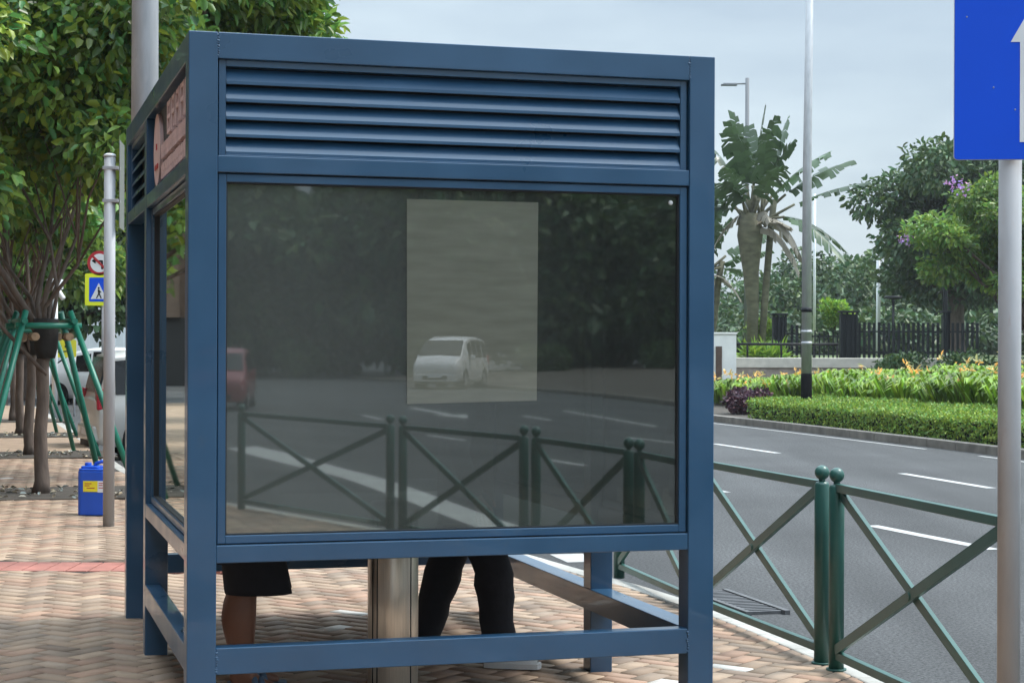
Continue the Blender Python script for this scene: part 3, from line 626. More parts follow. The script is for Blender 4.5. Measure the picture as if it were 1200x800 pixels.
def person(label, loc, rz, legs, skin, bare, arms, cloth, legcloth, shoe):
    p = empty('person', loc, rz, label, 'person')
    J = dict(pelvis=(0, 0, .95, .125), belly=(0, 0, 1.10, .12), chest=(0, 0, 1.28, .135), neckb=(-.01, 0, 1.44, .075), neck=(.0, 0, 1.50, .052), jaw=(.035, 0, 1.555, .062), head=(.02, 0, 1.625, .085), crown=(.0, 0, 1.70, .065), nose=(.118, 0, 1.605, .014), chin=(.085, 0, 1.545, .028))
    Bn = [('pelvis', 'belly'), ('belly', 'chest'), ('chest', 'neckb'), ('neckb', 'neck'), ('neck', 'jaw'), ('jaw', 'head'), ('head', 'crown'), ('head', 'nose'), ('jaw', 'chin')]
    for sd in (-1, 1):
        k = 'r' if sd < 0 else 'l'
        J['ear' + k] = (.005, sd * .092, 1.615, .016); Bn.append(('head', 'ear' + k))
        el, wr, pa = arms[k]
        J.update({'sho' + k: (-.01, sd * .17, 1.39, .062), 'elb' + k: (*el, .042), 'wri' + k: (*wr, .028)})
        Bn += [('chest', 'sho' + k), ('sho' + k, 'elb' + k), ('elb' + k, 'wri' + k)]
        w_ = Vector(wr); q = (Vector(pa) - w_).normalized(); side = Vector((1, 0, 0)) if abs(q.x) < .8 else Vector((0, 0, 1)); side = (side - q * side.dot(q)).normalized()
        inw = q.cross(side) * (1 if sd > 0 else -1)
        if inw.y * sd > 0: inw = -inw
        c = w_ + q * .05; J['palm' + k] = (*c, .033, .02); Bn.append(('wri' + k, 'palm' + k))
        for fi, (o_, ln) in enumerate(((.030, .070), (.010, .080), (-.010, .074), (-.029, .058))):
            a = c + q * .035 + side * o_; b = a + q * ln * .45 + inw * .006; d = b + q * ln * .35 + inw * .018; t_ = d + q * ln * .2 + inw * .02
            prev = 'palm' + k
            for jn, pt, rr in (('a', a, .0095), ('b', b, .009), ('c', d, .0085), ('d', t_, .007)):
                nm = f'f{fi}{jn}{k}'; J[nm] = (*pt, rr); Bn.append((prev, nm)); prev = nm
        prev = 'palm' + k
        for jn, pt, rr in (('a', c + side * .035 - q * .01 + inw * .01, .012), ('b', c + side * .052 + q * .025 + inw * .02, .010), ('c', c + side * .052 + q * .055 + inw * .028, .008)):
            nm = f'th{jn}{k}'; J[nm] = (*pt, rr); Bn.append((prev, nm)); prev = nm
        (kx, ky, kz), (ax, ay, az), toe = legs[k]
        cal = .098 if bare else .055
        J.update({'hip' + k: (0, sd * .085, .88, .095), 'kne' + k: (kx, ky, kz, .064), 'cal' + k: (kx * .72 + ax * .28 - .028, ky * .72 + ay * .28, kz * .72 + az * .28, cal), 'she' + k: (kx * .3 + ax * .7 - .008, ky * .3 + ay * .7, kz * .3 + az * .7, .066 if bare else .045), 'ank' + k: (ax, ay, az, .043), 'ins' + k: (ax + toe[0] * .09, ay + toe[1] * .09, az - .042, .035), 'toe' + k: (ax + toe[0] * .18, ay + toe[1] * .18, .024, .026, .02), 'hee' + k: (ax - toe[0] * .045, ay - toe[1] * .045, .038, .034)})
        Bn += [('pelvis', 'hip' + k), ('hip' + k, 'kne' + k), ('kne' + k, 'cal' + k), ('cal' + k, 'she' + k), ('she' + k, 'ank' + k), ('ank' + k, 'ins' + k), ('ins' + k, 'toe' + k), ('ank' + k, 'hee' + k)]
    skin_figure('body', J, Bn, skin, p)
    h = MB(); h.smooth = True; h.ball((-.012, 0, 1.672), .108, 18, 10, (.98, .92, .88)); h.build('hair', M['hair'], p)
    for sd in (-1, 1):
        e_ = MB(); e_.smooth = True; e_.ball((.098, sd * .032, 1.632), .012, 8, 6); e_.build('eye', M['black'], p)
    e_ = MB(); e_.smooth = True; e_.ball((.108, 0, 1.568), .018, 10, 6, (.4, 1.1, .25)); e_.build('mouth', M['red'], p)
    # shirt: torso and sleeves
    t = MB(); t.loft([(0, 0, .86, .15, .19), (0, 0, .95, .152, .19), (0, 0, 1.1, .145, .18), (0, 0, 1.28, .150, .205), (-.005, 0, 1.38, .13, .20), (-.01, 0, 1.44, .10, .13), (-.01, 0, 1.475, .075, .08)], 24)
    for k, sd in (('r', -1), ('l', 1)):
        el, wr, pa = arms[k]; a = Vector((-.01, sd * .155, 1.385)); el = Vector(el)
        if cloth[1]: t.tube([a, a.lerp(el, .5), el, el.lerp(Vector(wr), .95)], [.078, .064, .055, .043], 14)
        else: t.tube([a, a.lerp(el, .4), a.lerp(el, .72)], [.078, .074, .072], 14)
    t.build('shirt', cloth[0], p)
    c = MB()
    if bare:
        c.loft([(.0, 0, .62, .165, .205), (0, 0, .80, .16, .20), (0, 0, 1.0, .150, .185)], 24)
        for k, sd in (('r', -1), ('l', 1)):
            (kx, ky, kz), _, _ = legs[k]; c.loft([(kx + .070, ky, .478, .160, .118), (kx + .065, ky, .50, .160, .118), (kx + .05, ky * .95, .60, .155, .118), (.02, sd * .09, .78, .14, .115), (0, sd * .08, .92, .13, .105)], 20)
        c.build('shorts', legcloth, p)
    else:
        c.loft([(0, 0, .76, .13, .15), (0, 0, .86, .145, .175), (0, 0, 1.0, .142, .175)], 24)
        for k, sd in (('r', -1), ('l', 1)):
            (kx, ky, kz), (ax, ay, az), _ = legs[k]; q = []
            for i in range(15):
                z = .93 - (.93 - .055) * i / 14
                if z > kz: f = (.93 - z) / (.93 - kz); x = kx * f; y = sd * .085 * (1 - f) + ky * f; rr = .118 - .012 * f
                else: f = (kz - z) / (kz - az); f = min(f, 1.05); x = kx + (ax - kx) * f; y = ky + (ay - ky) * f; rr = .106 - .024 * f
                wob = .005 * math.sin(i * 2.3 + sd) ; q.append((x + wob, y, z, rr + .004 * math.sin(i * 1.7), rr * .95))
            c.loft(q, 20)
        c.build('trousers', legcloth, p)
    for k in 'rl':
        _, (ax, ay, az), toe = legs[k]; s = MB(); yaw = math.atan2(toe[1], toe[0]); m_ = Matrix.Translation((ax, ay, 0)) @ Matrix.Rotation(yaw, 4, 'Z')
        def outline(sx, sy): return [((-.075 + .29 * (.5 - .5 * math.cos(math.pi * u))) * sx, sg * sy * (.036 + .016 * math.sin(math.pi * min(1, u * 1.05)) ) * (1 if .02 < u < .98 else .6)) for sg, us in ((1, [i / 10 for i in range(11)]), (-1, [1 - i / 10 for i in range(11)])) for u in us]
        if bare:
            s.prism(outline(1, 1), 0, .018, m_)
            for xx in (.05, .085): 
                pts = [m_ @ Vector((xx + .02 * abs(t_), .052 * math.sin(t_), .02 + .062 * math.cos(t_) - (xx - .05) * .3)) for t_ in [-1.5 + .3 * i for i in range(11)]]
                s.tube(pts, .016, 8)
            s.build('sandal', shoe, p, .004)
        else:
            s.prism(outline(1.04, 1.08), 0, .028, m_)
            s.smooth = True
            secs = []
            for i in range(9):
                f = i / 8; secs.append((f))
            vs = []; 
            for i, f in enumerate(secs):
                xx = -.07 + .28 * f; hh = (.085 if f < .35 else .085 - .045 * ((f - .35) / .65)) * (1 if 0 < i < 8 else .6); ww = (.036 + .012 * math.sin(math.pi * f)) * (1 if 0 < i < 8 else .55)
                for j in range(10):
                    a_ = math.pi * j / 9; vs.append(m_ @ Vector((xx, ww * math.cos(a_), .026 + hh * math.sin(a_))))
            s.add(vs, [(i * 10 + j, i * 10 + j + 1, (i + 1) * 10 + j + 1, (i + 1) * 10 + j) for i in range(8) for j in range(9)]); s.build('shoe', shoe, p)
    return p
px, py = -1.275, 8.76
person('person in knee-length black shorts and sandals, one bare tanned calf showing under the dark window', (px, py, gz(px, py)), R(2),
       dict(r=((.0, -.10, .50), (-.005, -.10, .085), (1, -.05)), l=((-.02, .11, .50), (-.03, .12, .085), (1, .1))), M['skin_tan'], True,
       dict(r=((-.03, -.26, 1.13), (.10, -.24, .93), (.13, -.23, .86)), l=((-.02, .27, 1.13), (.16, .22, 1.20), (.22, .2, 1.24))), (M['shirt'], False), M['navy'], M['sandal'])
px, py = -.245, 9.70
person('person in loose black trousers and white shoes standing with feet apart behind the steel column', (px, py, gz(px, py)), R(-2),
       dict(r=((.155, -.085, .50), (.185, -.09, .085), (.98, -.18)), l=((-.115, .08, .50), (-.235, .09, .085), (.98, -.1))), M['skin_pale'], False,
       dict(r=((-.02, -.27, 1.12), (.08, -.27, .90), (.1, -.27, .82)), l=((-.03, .27, 1.12), (.07, .27, .90), (.09, .27, .82))), (M['shirt'], True), M['navy'], M['shoewhite'])

# ------------------------------------------------------------------ green pedestrian railing
JO = [(.80, 13.95), (1.20, 12.04), (1.735, 9.92), (2.150, 7.69), (2.76, 6.0), (3.35, 4.33), (3.74, 2.35), (3.66, .2), (3.36, -2.75)]
RL = ['green railing panel farthest up the kerb, mostly hidden behind the shelter', 'green cross-braced railing panel between the shelter and the twin ball-topped posts', 'green cross-braced railing panel beside the grey sign pole']
for k in range(len(JO) - 1):
    a = Vector((*JO[k], 0)); b = Vector((*JO[k + 1], 0)); d = (b - a).normalized(); a2 = a + d * .105; b2 = b - d * .105
    za, zb = gz(a2.x, a2.y), gz(b2.x, b2.y)
    rl = empty('pedestrian_railing', (a2.x, a2.y, za), math.atan2(d.y, d.x))
    tag(rl, RL[k] if k < 3 else 'green cross-braced railing panel along the kerb, seen mirrored in the dark window', 'railing', 'green railing panels along the kerb')
    L = (b2 - a2).length; dz = zb - za
    for (x, z) in ((0, 0), (L, dz)):
        m_ = MB(); m_.tube([(x, 0, z - .01), (x, 0, z + .985), (x, 0, z + 1.0), (x, 0, z + 1.004)], [.041, .041, .034, .02], 20); pst = m_.build('post', M['teal'], rl)
        q = MB(); q.tube([(x, 0, z + 1.0), (x, 0, z + 1.02)], .018, 12); q.smooth = True; q.ball((x, 0, z + 1.052), .041, 18, 12); q.build('ball_cap', M['teal'], pst)
        if k in (1, 2): 
            q = MB(); q.tube([(x, 0, z), (x, 0, z + .012)], .055, 20); q.build('foot_collar', M['teal'], pst)
    tz, bz_ = .985, .085
    m_ = MB(); m_.bar((.03, 0, tz), (L - .03, 0, tz + dz), .040, .044); m_.build('top_rail', M['teal'], rl, .003)
    m_ = MB(); m_.bar((.03, 0, bz_), (L - .03, 0, bz_ + dz), .040, .044); m_.build('bottom_rail', M['teal'], rl, .003)
    m_ = MB(); m_.bar((.035, .0125, tz - .03), (L - .035, .0125, bz_ + .03 + dz), .024, .054); m_.build('brace', M['teal'], rl, .002)
    m_ = MB(); m_.bar((.035, -.0125, bz_ + .03), (L - .035, -.0125, tz - .03 + dz), .024, .054); m_.build('brace', M['teal'], rl, .002)
    m_ = MB(); m_.tube([(L / 2, -.03, (tz + bz_ + dz) / 2), (L / 2, .03, (tz + bz_ + dz) / 2)], .022, 14); m_.build('cross_boss', M['teal'], rl)

# ------------------------------------------------------------------ blue arrow sign
sx, sy = 1.968, 7.2; sz = gz(sx, sy)
sg = empty('traffic_sign', (sx, sy, sz), R(-4), 'blue rectangular sign with a white up arrow on a grey pole before the railing', 'traffic sign')
mb = MB(); mb.tube([(0, 0, -.01), (0, 0, 3.06 - sz)], .0445, 28); pol = mb.build('pole', M['greypole'], sg)
mb = MB(); mb.tube([(0, 0, 3.06 - sz), (0, 0, 3.075 - sz)], .047, 24); mb.build('pole_cap', M['greypole'], pol)
K = 7.15 / 2133; zc0 = 1.64 + (407 - 185) * K - sz; xl = (1115 - 1183) * K; 
plate = MB(); w_, h_ = .60, .69; r_ = .03
def rrect(x0, x1, y0, y1, r, n=6): 
    return [(cx + r * math.cos(a0 + math.pi / 2 * i / n), cy + r * math.sin(a0 + math.pi / 2 * i / n)) for cx, cy, a0 in ((x1 - r, y1 - r, 0), (x0 + r, y1 - r, math.pi / 2), (x0 + r, y0 + r, math.pi), (x1 - r, y0 + r, 1.5 * math.pi)) for i in range(n + 1)]
XZ = lambda y: Matrix(((1, 0, 0, 0), (0, 0, 1, y), (0, 1, 0, 0), (0, 0, 0, 1)))
plate.prism(rrect(xl, xl + w_, zc0, zc0 + h_, .012), -.058, -.0545, XZ(0)); pl = plate.build('sign_plate', M['signblue'], sg)
edge = MB(); edge.prism(rrect(xl - .002, xl + w_ + .002, zc0 - .002, zc0 + h_ + .002, .014), -.0540, -.049, XZ(0)); edge.build('plate_backing', M['signwhite'], sg)
ax = (1203.5 - 1183) * K; az0 = 1.64 + (407 - 165) * K - sz; azb = 1.64 + (407 - 48) * K - sz; azt = 1.64 + (407 - 6) * K - sz
arw = MB(); hw = 13.2 * K; bw = 24 * K
arw.prism([(ax - hw, az0), (ax + hw, az0), (ax + hw, azb), (ax + bw, azb), (ax, azt), (ax - bw, azb), (ax - hw, azb)], -.0605, -.0585, XZ(0)); arw.build('arrow', M['signwhite'], sg)
for (a, b) in ((1129, 18), (1160, 101), (1185, 127)):
    sc_ = MB(); sc_.smooth = True; sc_.ball(((a - 1183) * K, -.0590, 1.64 + (407 - b) * K - sz), .0035, 8, 6)
    sc_.build('rivet', M['galv'], sg)
for zz in (zc0 + .12, zc0 + .55):
    b_ = MB(); b_.box(-.06, .06, -.048, -.040, zz, zz + .04); b_.box(-.052, .052, -.040, .05, zz + .008, zz + .032); b_.build('clamp', M['galv'], sg, .003)

# ------------------------------------------------------------------ left side: poles, sign, canister
def pole_thing(name, loc, h, r0, r1, m, label, cat, collar=None, base=True):
    t = empty(name, loc, 0, label, cat); mb = MB(); mb.tube([(0, 0, -.02), (0, 0, h * .5), (0, 0, h)], [r0, (r0 + r1) / 2, r1], 24); mb.build('pole', m, t)
    if base:
        q = MB(); q.box(-r0 * 1.7, r0 * 1.7, -r0 * 1.7, r0 * 1.7, -.01, .02); q.build('base_plate', M['darkmetal'], t)
    return t
lp = pole_thing('lamp_post', (-2.83, 14.0, 0), 9.0, .115, .085, M['galv'], 'thick grey steel lamp post rising behind the far left corner of the shelter', 'lamp post', base=False)
q = MB(); q.tube([(0, 0, 9.0), (.3, .1, 9.25), (1.6, .5, 9.5)], [.06, .05, .04], 12); q.build('lamp_arm', M['galv'], lp)
q = MB(); q.box(1.5, 2.2, .35, .65, 9.46, 9.56); q.build('lamp_head', M['galv'], lp, .02)
sp = empty('sign_post', (-3.686, 16.66, 0), 0, 'slim grey post carrying a sign plate seen edge on, beside the blue canister', 'sign post')
q = MB(); q.tube([(0, 0, -.01), (0, 0, 3.37)], .052, 20); q.build('pole', M['greypole'], sp)
q = MB(); q.smooth = True; q.tube([(0, 0, 3.37), (0, 0, 3.39), (0, 0, 3.40)], [.056, .055, .03], 20); q.build('pole_cap', M['signwhite'], sp)
q = MB(); q.box(.088, .094, -.05, .42, 2.72, 3.52, Matrix.Rotation(R(7), 4, 'Z')); q.build('sign_plate', M['backplate'], sp)
for zz in (2.95, 3.25):
    q = MB(); q.box(-.056, .09, -.056, .056, zz, zz + .03); q.build('clamp', M['greypole'], sp, .003)
jx, jy = -4.05, 17.75
jc = empty('plastic_canister', (jx, jy, 0), R(-6), 'blue plastic canister with a yellow and white label standing on the bricks', 'canister')
q = MB(); q.prism(rrect(-.15, .15, -.13, .13, .05), .0, .43, None); q.prism(rrect(-.145, .145, -.125, .125, .045), .43, .452); bd = q.build('body', M['bluejug'], jc, .03, 4)
q = MB(); q.prism(rrect(-.13, .05, -.09, .09, .03), .45, .475); q.build('shoulder', M['bluejug'], jc, .01)
q = MB(); q.tube([(-.08, 0, .455), (-.08, 0, .505)], .032, 16); q.build('cap', M['bluejug'], jc, .004)
q = MB(); q.tube([(.12, 0, .45), (.11, 0, .50), (.06, 0, .515), (.0, 0, .50), (-.02, 0, .45)], .017, 10); q.build('handle', M['bluejug'], jc)
q = MB(); q.box(-.085, .06, -.1335, -.1315, .23, .335); lb = q.build('label_sheet', M['yellow'], jc)
q = MB(); q.box(.06, .125, -.1337, -.1315, .225, .335); q.build('label_panel', M['signwhite'], jc)
q = MB()
for (a, b, zz) in ((-.07, .0, .305), (-.07, -.02, .285), (-.05, .03, .262), (.07, .115, .31), (.07, .11, .29), (.07, .115, .265)): q.box(a, b, -.1346, -.1339, zz, zz + .008)
q.build('label_print', M['red'], jc)

# ------------------------------------------------------------------ cars
def make_car(label, loc, yaw, paint, kind='hatch', group=None):
    c = empty('parked_car', loc, yaw, label, 'car', group)
    # stations: x (rear to front), roof/bonnet z, belt z, bottom z, half width
    if kind == 'van':
        st = [(-2.12, .98, .93, .42, .74), (-2.06, 1.02, .96, .26, .82), (-1.88, 1.72, 1.00, .22, .85), (-1.2, 1.80, 1.00, .20, .86), (.2, 1.80, .98, .20, .86), (.85, 1.68, .98, .20, .86), (1.62, 1.12, .97, .22, .85), (2.05, .98, .88, .26, .80), (2.18, .80, .74, .36, .70)]; ws, we, rs = 5, 6, 1
    else:
        st = [(-2.0, .92, .88, .42, .72), (-1.94, .98, .92, .26, .80), (-1.55, 1.42, .95, .22, .83), (-.9, 1.50, .94, .20, .84), (.1, 1.48, .92, .20, .84), (.55, 1.40, .92, .20, .84), (1.25, .96, .90, .22, .83), (1.95, .84, .78, .26, .78), (2.1, .70, .64, .36, .68)]; ws, we, rs = 5, 6, 1
    def sec(s):
        x, zt, zbelt, zb, w = s; tall = zt - zbelt > .25; wt = w * (.80 if tall else .90)
        h = [(w * .88, zb), (w, zb + .16), (w * 1.0, zbelt - .12), (w * .965, zbelt), (wt, zt - (.07 if tall else .02)), (wt * .84, zt - .008), (0, zt + (.015 if tall else .02))]
        return [(x, yy, zz) for yy, zz in h]
    secs = [sec(s) for s in st]; n = 7; mb = MB(); vs = []
    for s in secs: vs += s + [(x, -y, z) for x, y, z in s[-2::-1]]
    m = 13; fs = []
    for i in range(len(secs) - 1):
        for j in range(m - 1): fs.append((i * m + j, (i + 1) * m + j, (i + 1) * m + j + 1, i * m + j + 1))
        fs.append((i * m + m - 1, (i + 1) * m + m - 1, (i + 1) * m, i * m))
    fs.append(tuple(range(m))); fs.append(tuple(range((len(secs) - 1) * m, len(secs) * m))[::-1])
    mb.smooth = True; mb.add(vs, fs); body = mb.build('body', paint, c, .02, 2)
    def patch(name, m_, parent, i0, i1, j, u0, u1, v0, v1, mirror=False, both=False, off=.008):
        def P(i, jj): 
            p = Vector(secs[i][jj]) if jj < 7 else Vector((secs[i][12 - jj][0], -secs[i][12 - jj][1], secs[i][12 - jj][2])); return p
        a, b, d_, e_ = P(i0, j), P(i1, j), P(i1, j + 1), P(i0, j + 1)
        if both: d_, e_ = Vector((d_.x, -P(i1, j).y, P(i1, j).z)), Vector((e_.x, -P(i0, j).y, P(i0, j).z)); 
        f = lambda u, v: (a.lerp(b, u)).lerp(e_.lerp(d_, u), v)
        q = [f(u0, v0), f(u1, v0), f(u1, v1), f(u0, v1)]; nrm = (q[1] - q[0]).cross(q[3] - q[0]).normalized(); 
        if nrm.y < 0 and not both: nrm = -nrm
        if both and nrm.z < 0: nrm = -nrm
        q2 = [p + nrm * off for p in q]; q1 = [p - nrm * .01 for p in q]
        if mirror: q1, q2 = ([Vector((p.x, -p.y, p.z)) for p in qq] for qq in (q1, q2))
        k = MB(); k.add(q1 + q2, [(0, 1, 2, 3), (7, 6, 5, 4), (0, 4, 5, 1), (1, 5, 6, 2), (2, 6, 7, 3), (3, 7, 4, 0)]); return k.build(name, m_, parent)
    for mi_ in (False, True):
        patch('window', M['carglass'], c, 2, 3, 3, .12, .94, .10, .92, mi_); patch('window', M['carglass'], c, 3, 4, 3, .05, .48, .10, .92, mi_); patch('window', M['carglass'], c, 3, 4, 3, .54, .97, .10, .92, mi_); patch('window', M['carglass'], c, 4, 5, 3, .05, .8, .10, .85, mi_)
    patch('rear_window', M['carglass'], c, 1, 2, 5, .12, .94, -.06, 1.06, both=True, off=.03)
    patch('windscreen', M['carglass'], c, ws, we, 5, .06, .94, -.07, 1.07, both=True, off=.03)
    R_ = .32
    for wx in (-1.32, 1.30):
        for sd in (-1, 1):
            t = MB(); t.tube([(wx, sd * .66, R_), (wx, sd * .845, R_), (wx, sd * .86, R_)], [R_, R_, R_ * .9], 28); w = t.build('wheel', M['tyre'], c)
            t = MB(); t.tube([(wx, sd * .80, R_), (wx, sd * .866, R_)], .2, 20); t.build('rim', M['rim'], w)
            t = MB(); t.tube([(wx, sd * .55, R_ + .02), (wx, sd * .861, R_ + .02)], R_ + .05, 28); t.build('wheel_arch', M['black'], c)
    for sd in (-1, 1):
        t = MB(); z0 = st[1][2] - .14; t.box(-2.10, -1.93, sd * .62 if sd > 0 else -.83, .83 if sd > 0 else -.62, z0, z0 + .34 if kind == 'van' else z0 + .2); t.build('tail_light', M['taillight'], c, .02)
        t = MB(); t.box(1.92, 2.12, .50 * sd if sd > 0 else -.76, .76 if sd > 0 else -.50, .58, .74); t.build('headlight', M['headlight'], c, .02)
        t = MB(); t.box(.62, .80, sd * .86 if sd > 0 else -1.03, 1.03 if sd > 0 else -.86, 1.0, 1.16); t.build('mirror', paint, c, .03)
        for hx in (-.25, -1.15): 
            t = MB(); t.box(hx - .09, hx + .09, sd * .872 - .008, sd * .872 + .008, .82, .85); t.build('door_handle', M['black'], c, .004)
    t = MB(); t.box(-2.17, -1.98, -.76, .76, .30, .56); t.build('rear_bumper', paint, c, .04, 3)
    t = MB(); t.box(-2.135, -2.05, -.7, .7, .20, .31); t.build('bumper_skirt', M['black'], c, .02)
    t = MB(); t.box(2.05, 2.20, -.74, .74, .26, .52); t.build('front_bumper', paint, c, .03)
    t = MB(); t.box(2.10, 2.215, -.42, .42, .34, .46); t.build('grille', M['black'], c, .01)
    for xx in (2.216, -2.178):
        t = MB(); t.box(xx - .006, xx + .006, -.24, .24, .40, .51); t.build('number_plate', M['signwhite'], c)
    return c
make_car('silver van parked beyond the slim grey post, red tail light and dark rear window showing', (-5.05, 30.9, ROAD), R(22), M['carsilver'], 'van')
bnr = empty('banner_board', (-11.85, 48, ROAD), R(4), 'small bright yellow banner board between the tree trunks, before the white hoarding', 'banner')
q = MB(); q.prism(rrect(-.42, .36, 1.55, 2.02, .06), -.03, 0, Matrix(((1, 0, 0, 0), (0, 0, 1, 0), (0, 1, 0, 0), (0, 0, 0, 1)))); bbd = q.build('board', M['caryellow'], bnr)
q = MB(); q.bar((-.22, -.034, 1.80), (-.02, -.034, 1.83), .012, .07); q.bar((.06, -.034, 1.84), (.24, -.034, 1.82), .012, .05); q.bar((-.15, -.034, 1.69), (.2, -.034, 1.72), .012, .03); q.build('worn_lettering', M['black'], bbd)
for xx in (-.36, .30):
    q = MB(); q.tube([(xx, .03, 0), (xx, .03, 1.95)], .03, 8); q.build('leg', M['signwhite'], bnr)
make_car('white car parked farther back before the hoarding, above the yellow banner board', (-12.9, 58, ROAD), R(170), M['carwhite'], 'van')
mv = make_car('silver van on the road, mirrored inside the poster area of the dark window', (37.1, -56.5, ROAD), R(135), M['carsilver'], 'van'); mv.scale = (1.3, 1.3, 1.3)
make_car('red van at the kerb, mirrored at the left edge of the dark window', (17.3, -36.0, ROAD), R(118), M['carred'], 'van')

# ------------------------------------------------------------------ trees of the row on the left, with green support frames
def bauhinia(loc, seed, label, n=9000, nc=26, c=(0, 0, 3.6), rad=(2.6, 2.6, 1.9), L=.17, Wd=.125, group=None, rr=(.55, 1.0), lo=(2.45, 3.25)):
    t = empty('street_tree', loc, 0, label, 'tree', group)
    cl = rand_clumps(c, rad, nc, *rr, seed)
    cl = [q for q in cl if q[2] - q[5] > (lo[0] if q[0] < -.2 else lo[1])]
    cl.sort(key=lambda q: q[2])
    limb_trunk('trunk', .078, 1.75, cl[::2], M['bark'], t, (.05, 0), nl=8, seed=seed)
    crown('crown', cl, n, L, Wd, M['leaf'], t, shell=.25, hue=.32, var=.5, droop=.7, clumpvar=.35)
    return t
t1 = bauhinia((-5.23, 20.22, 0), 11, 'nearest street tree, slim bent trunk wrapped in a green support frame, broad leaves', 24000, 60, (-.3, -.2, 4.6), (3.0, 2.8, 2.2), .14, .092, 'street trees in a row on the left pavement')
t2 = bauhinia((-7.24, 27.33, 0), 12, 'second street tree of the row, trunk just left of the nearest tree', 9000, 34, (0, 0, 4.9), (2.6, 2.6, 2.0), .20, .15, 'street trees in a row on the left pavement', lo=(2.9, 4.1))
t3 = copy_thing(t2, (-9.0, 33.3, 0), R(95), 1.0, 'third street tree of the row, trunk half hidden behind nearer trunks')
t4 = copy_thing(t2, (-10.88, 39.75, 0), R(200), 1.05, 'farthest street tree of the row, thin trunk at the left edge of the photo')
# a tree whose crown shows above the shelter
t5 = empty('street_tree', (-3.55, 23.0, ROAD), 0, 'leafy tree whose crown shows over the top left of the shelter behind the lamp post', 'tree')
cl = rand_clumps((-.2, 0, 6.35), (2.0, 2.0, 1.5), 34, .45, .8, 31); limb_trunk('trunk', .13, 3.2, cl, M['bark'], t5, (.1, 0), nl=12, seed=4)
crown('crown', cl, 17000, .17, .075, M['leaf'], t5, shell=.3, hue=.25, var=.45, droop=.35)
def support_frame(loc, rz, label):
    f = empty('tree_support_frame', loc, rz, label, 'support frame', 'green frames around the street trees'); zt = 1.86
    for (x, y) in ((-1, -1), (1, -1), (1, 1), (-1, 1)):
        q = MB(); q.tube([(x * .24, y * .24, zt + .16), (x * .86, y * .86, -.02)], .034, 12); q.build('leg', M['teal2'], f)
    for (a, b) in (((-.36, -.27), (.36, -.27)), ((-.36, .27), (.36, .27)), ((-.27, -.36), (-.27, .36)), ((.27, -.36), (.27, .36))):
        q = MB(); q.tube([(a[0], a[1], zt + (.05 if a[0] == b[0] else 0)), (b[0], b[1], zt + (.05 if a[0] == b[0] else 0))], .033, 12); q.build('cross_bar', M['teal2'], f)
    q = MB(); q.tube([(.03, 0, 1.50), (.03, 0, 1.62), (.03, 0, 1.94)], [.10, .13, .14], 14); q.build('trunk_padding', M['rubber'], f)
    for (x, y, dx) in ((-.15, -.23, 0), (.22, -.23, 0), (-.2, .2, 0), (.2, .22, 0)):
        q = MB(); q.tube([(x, y - .1, 1.74), (x, y + .12, 1.74)], .045, 12); q.build('wood_block', M['woodblock'], f)
    return f
M['teal2'] = mat('green_frame_paint', (0.010, 0.16, 0.105), 0.4, var=0.15, scale=5)
sf = support_frame((-5.2, 20.2, 0), R(26), 'green steel support frame around the nearest tree, beside the blue canister')
for (x, y), l in zip(PITS[1:], ('green support frame around the second tree of the row, at the left edge', 'green support frame around the third tree of the row', 'green support frame around the farthest tree of the row')):
    copy_thing(sf, (x, y, 0), R(26), 1.0, l)

# ------------------------------------------------------------------ background on the left
def big_tree(name, loc, seed, label, c, rad, nc, rr, n, L, Wd, m, h, r, cat='tree', group=None, lean=(0, 0), shell=.5, **kw):
    t = empty(name, loc, 0, label, cat, group); cl = rand_clumps(c, rad, nc, *rr, seed)
    limb_trunk('trunk', r, h, sorted(cl, key=lambda q: q[2])[::2], M['bark'], t, lean, nl=9, seed=seed)
    crown('crown', cl, n, L, Wd, m, t, shell=shell, **kw); return t
big_tree('shade_tree', (-14.6, 52, ROAD), 41, 'mid green shade tree beyond the crossing sign', (0, 0, 4.9), (3.4, 3, 2.2), 24, (.8, 1.4), 9000, .32, .2, M['leaf'], 2.2, .2, clumpvar=.3)
big_tree('shade_tree', (-11.2, 63, ROAD), 42, 'shade tree behind the round no-turn sign, left of the shelter', (0, 0, 5.2), (3.4, 3, 2.3), 24, (.8, 1.5), 9000, .34, .22, M['leaf'], 2.3, .2, clumpvar=.3)
big_tree('shade_tree', (-16.6, 62, ROAD), 43, 'shade tree at the far left edge behind the row of street trees', (0, 0, 5.0), (3.6, 3, 2.6), 24, (.9, 1.6), 8000, .36, .24, M['leafdark'], 2.2, .22)
hd = empty('site_hoarding', (-25, 75, ROAD), R(2), 'tall white corrugated hoarding behind the parked cars', 'hoarding')
q = MB()
for k in range(62):
    x = k * .35; q.box(x, x + .175, 0, .03, .1, 3.75); q.box(x + .175, x + .35, .022, .052, .1, 3.75)
q.build('sheet', M['hoard'], hd)
for zz in (.0, 3.75):
    q = MB(); q.box(-.05, 21.8, -.03, .09, zz, zz + .1); q.build('rail', M['signwhite'], hd)
ws = empty('traffic_sign', (-11.35, 50, ROAD), R(0), 'crossing sign on bright yellow under a round red no-turn sign, behind the slim grey post', 'traffic sign')
q = MB(); q.tube([(.1, .06, 0), (.1, .06, 4.35)], .04, 12); q.build('pole', M['greypole'], ws)
dz_ = 1.64 - ROAD; zc_ = dz_ + 66 * 50 / 2133
q = MB(); q.prism(rrect(-.38, .38, zc_ - .44, zc_ + .44, .04), -.02, 0, XZ(0)); bk_ = q.build('yellow_backing', M['limey'], ws)
q = MB(); q.prism(rrect(-.265, .265, zc_ - .33, zc_ + .33, .02), -.026, -.021, XZ(0)); q.build('blue_panel', M['signblue'], ws)
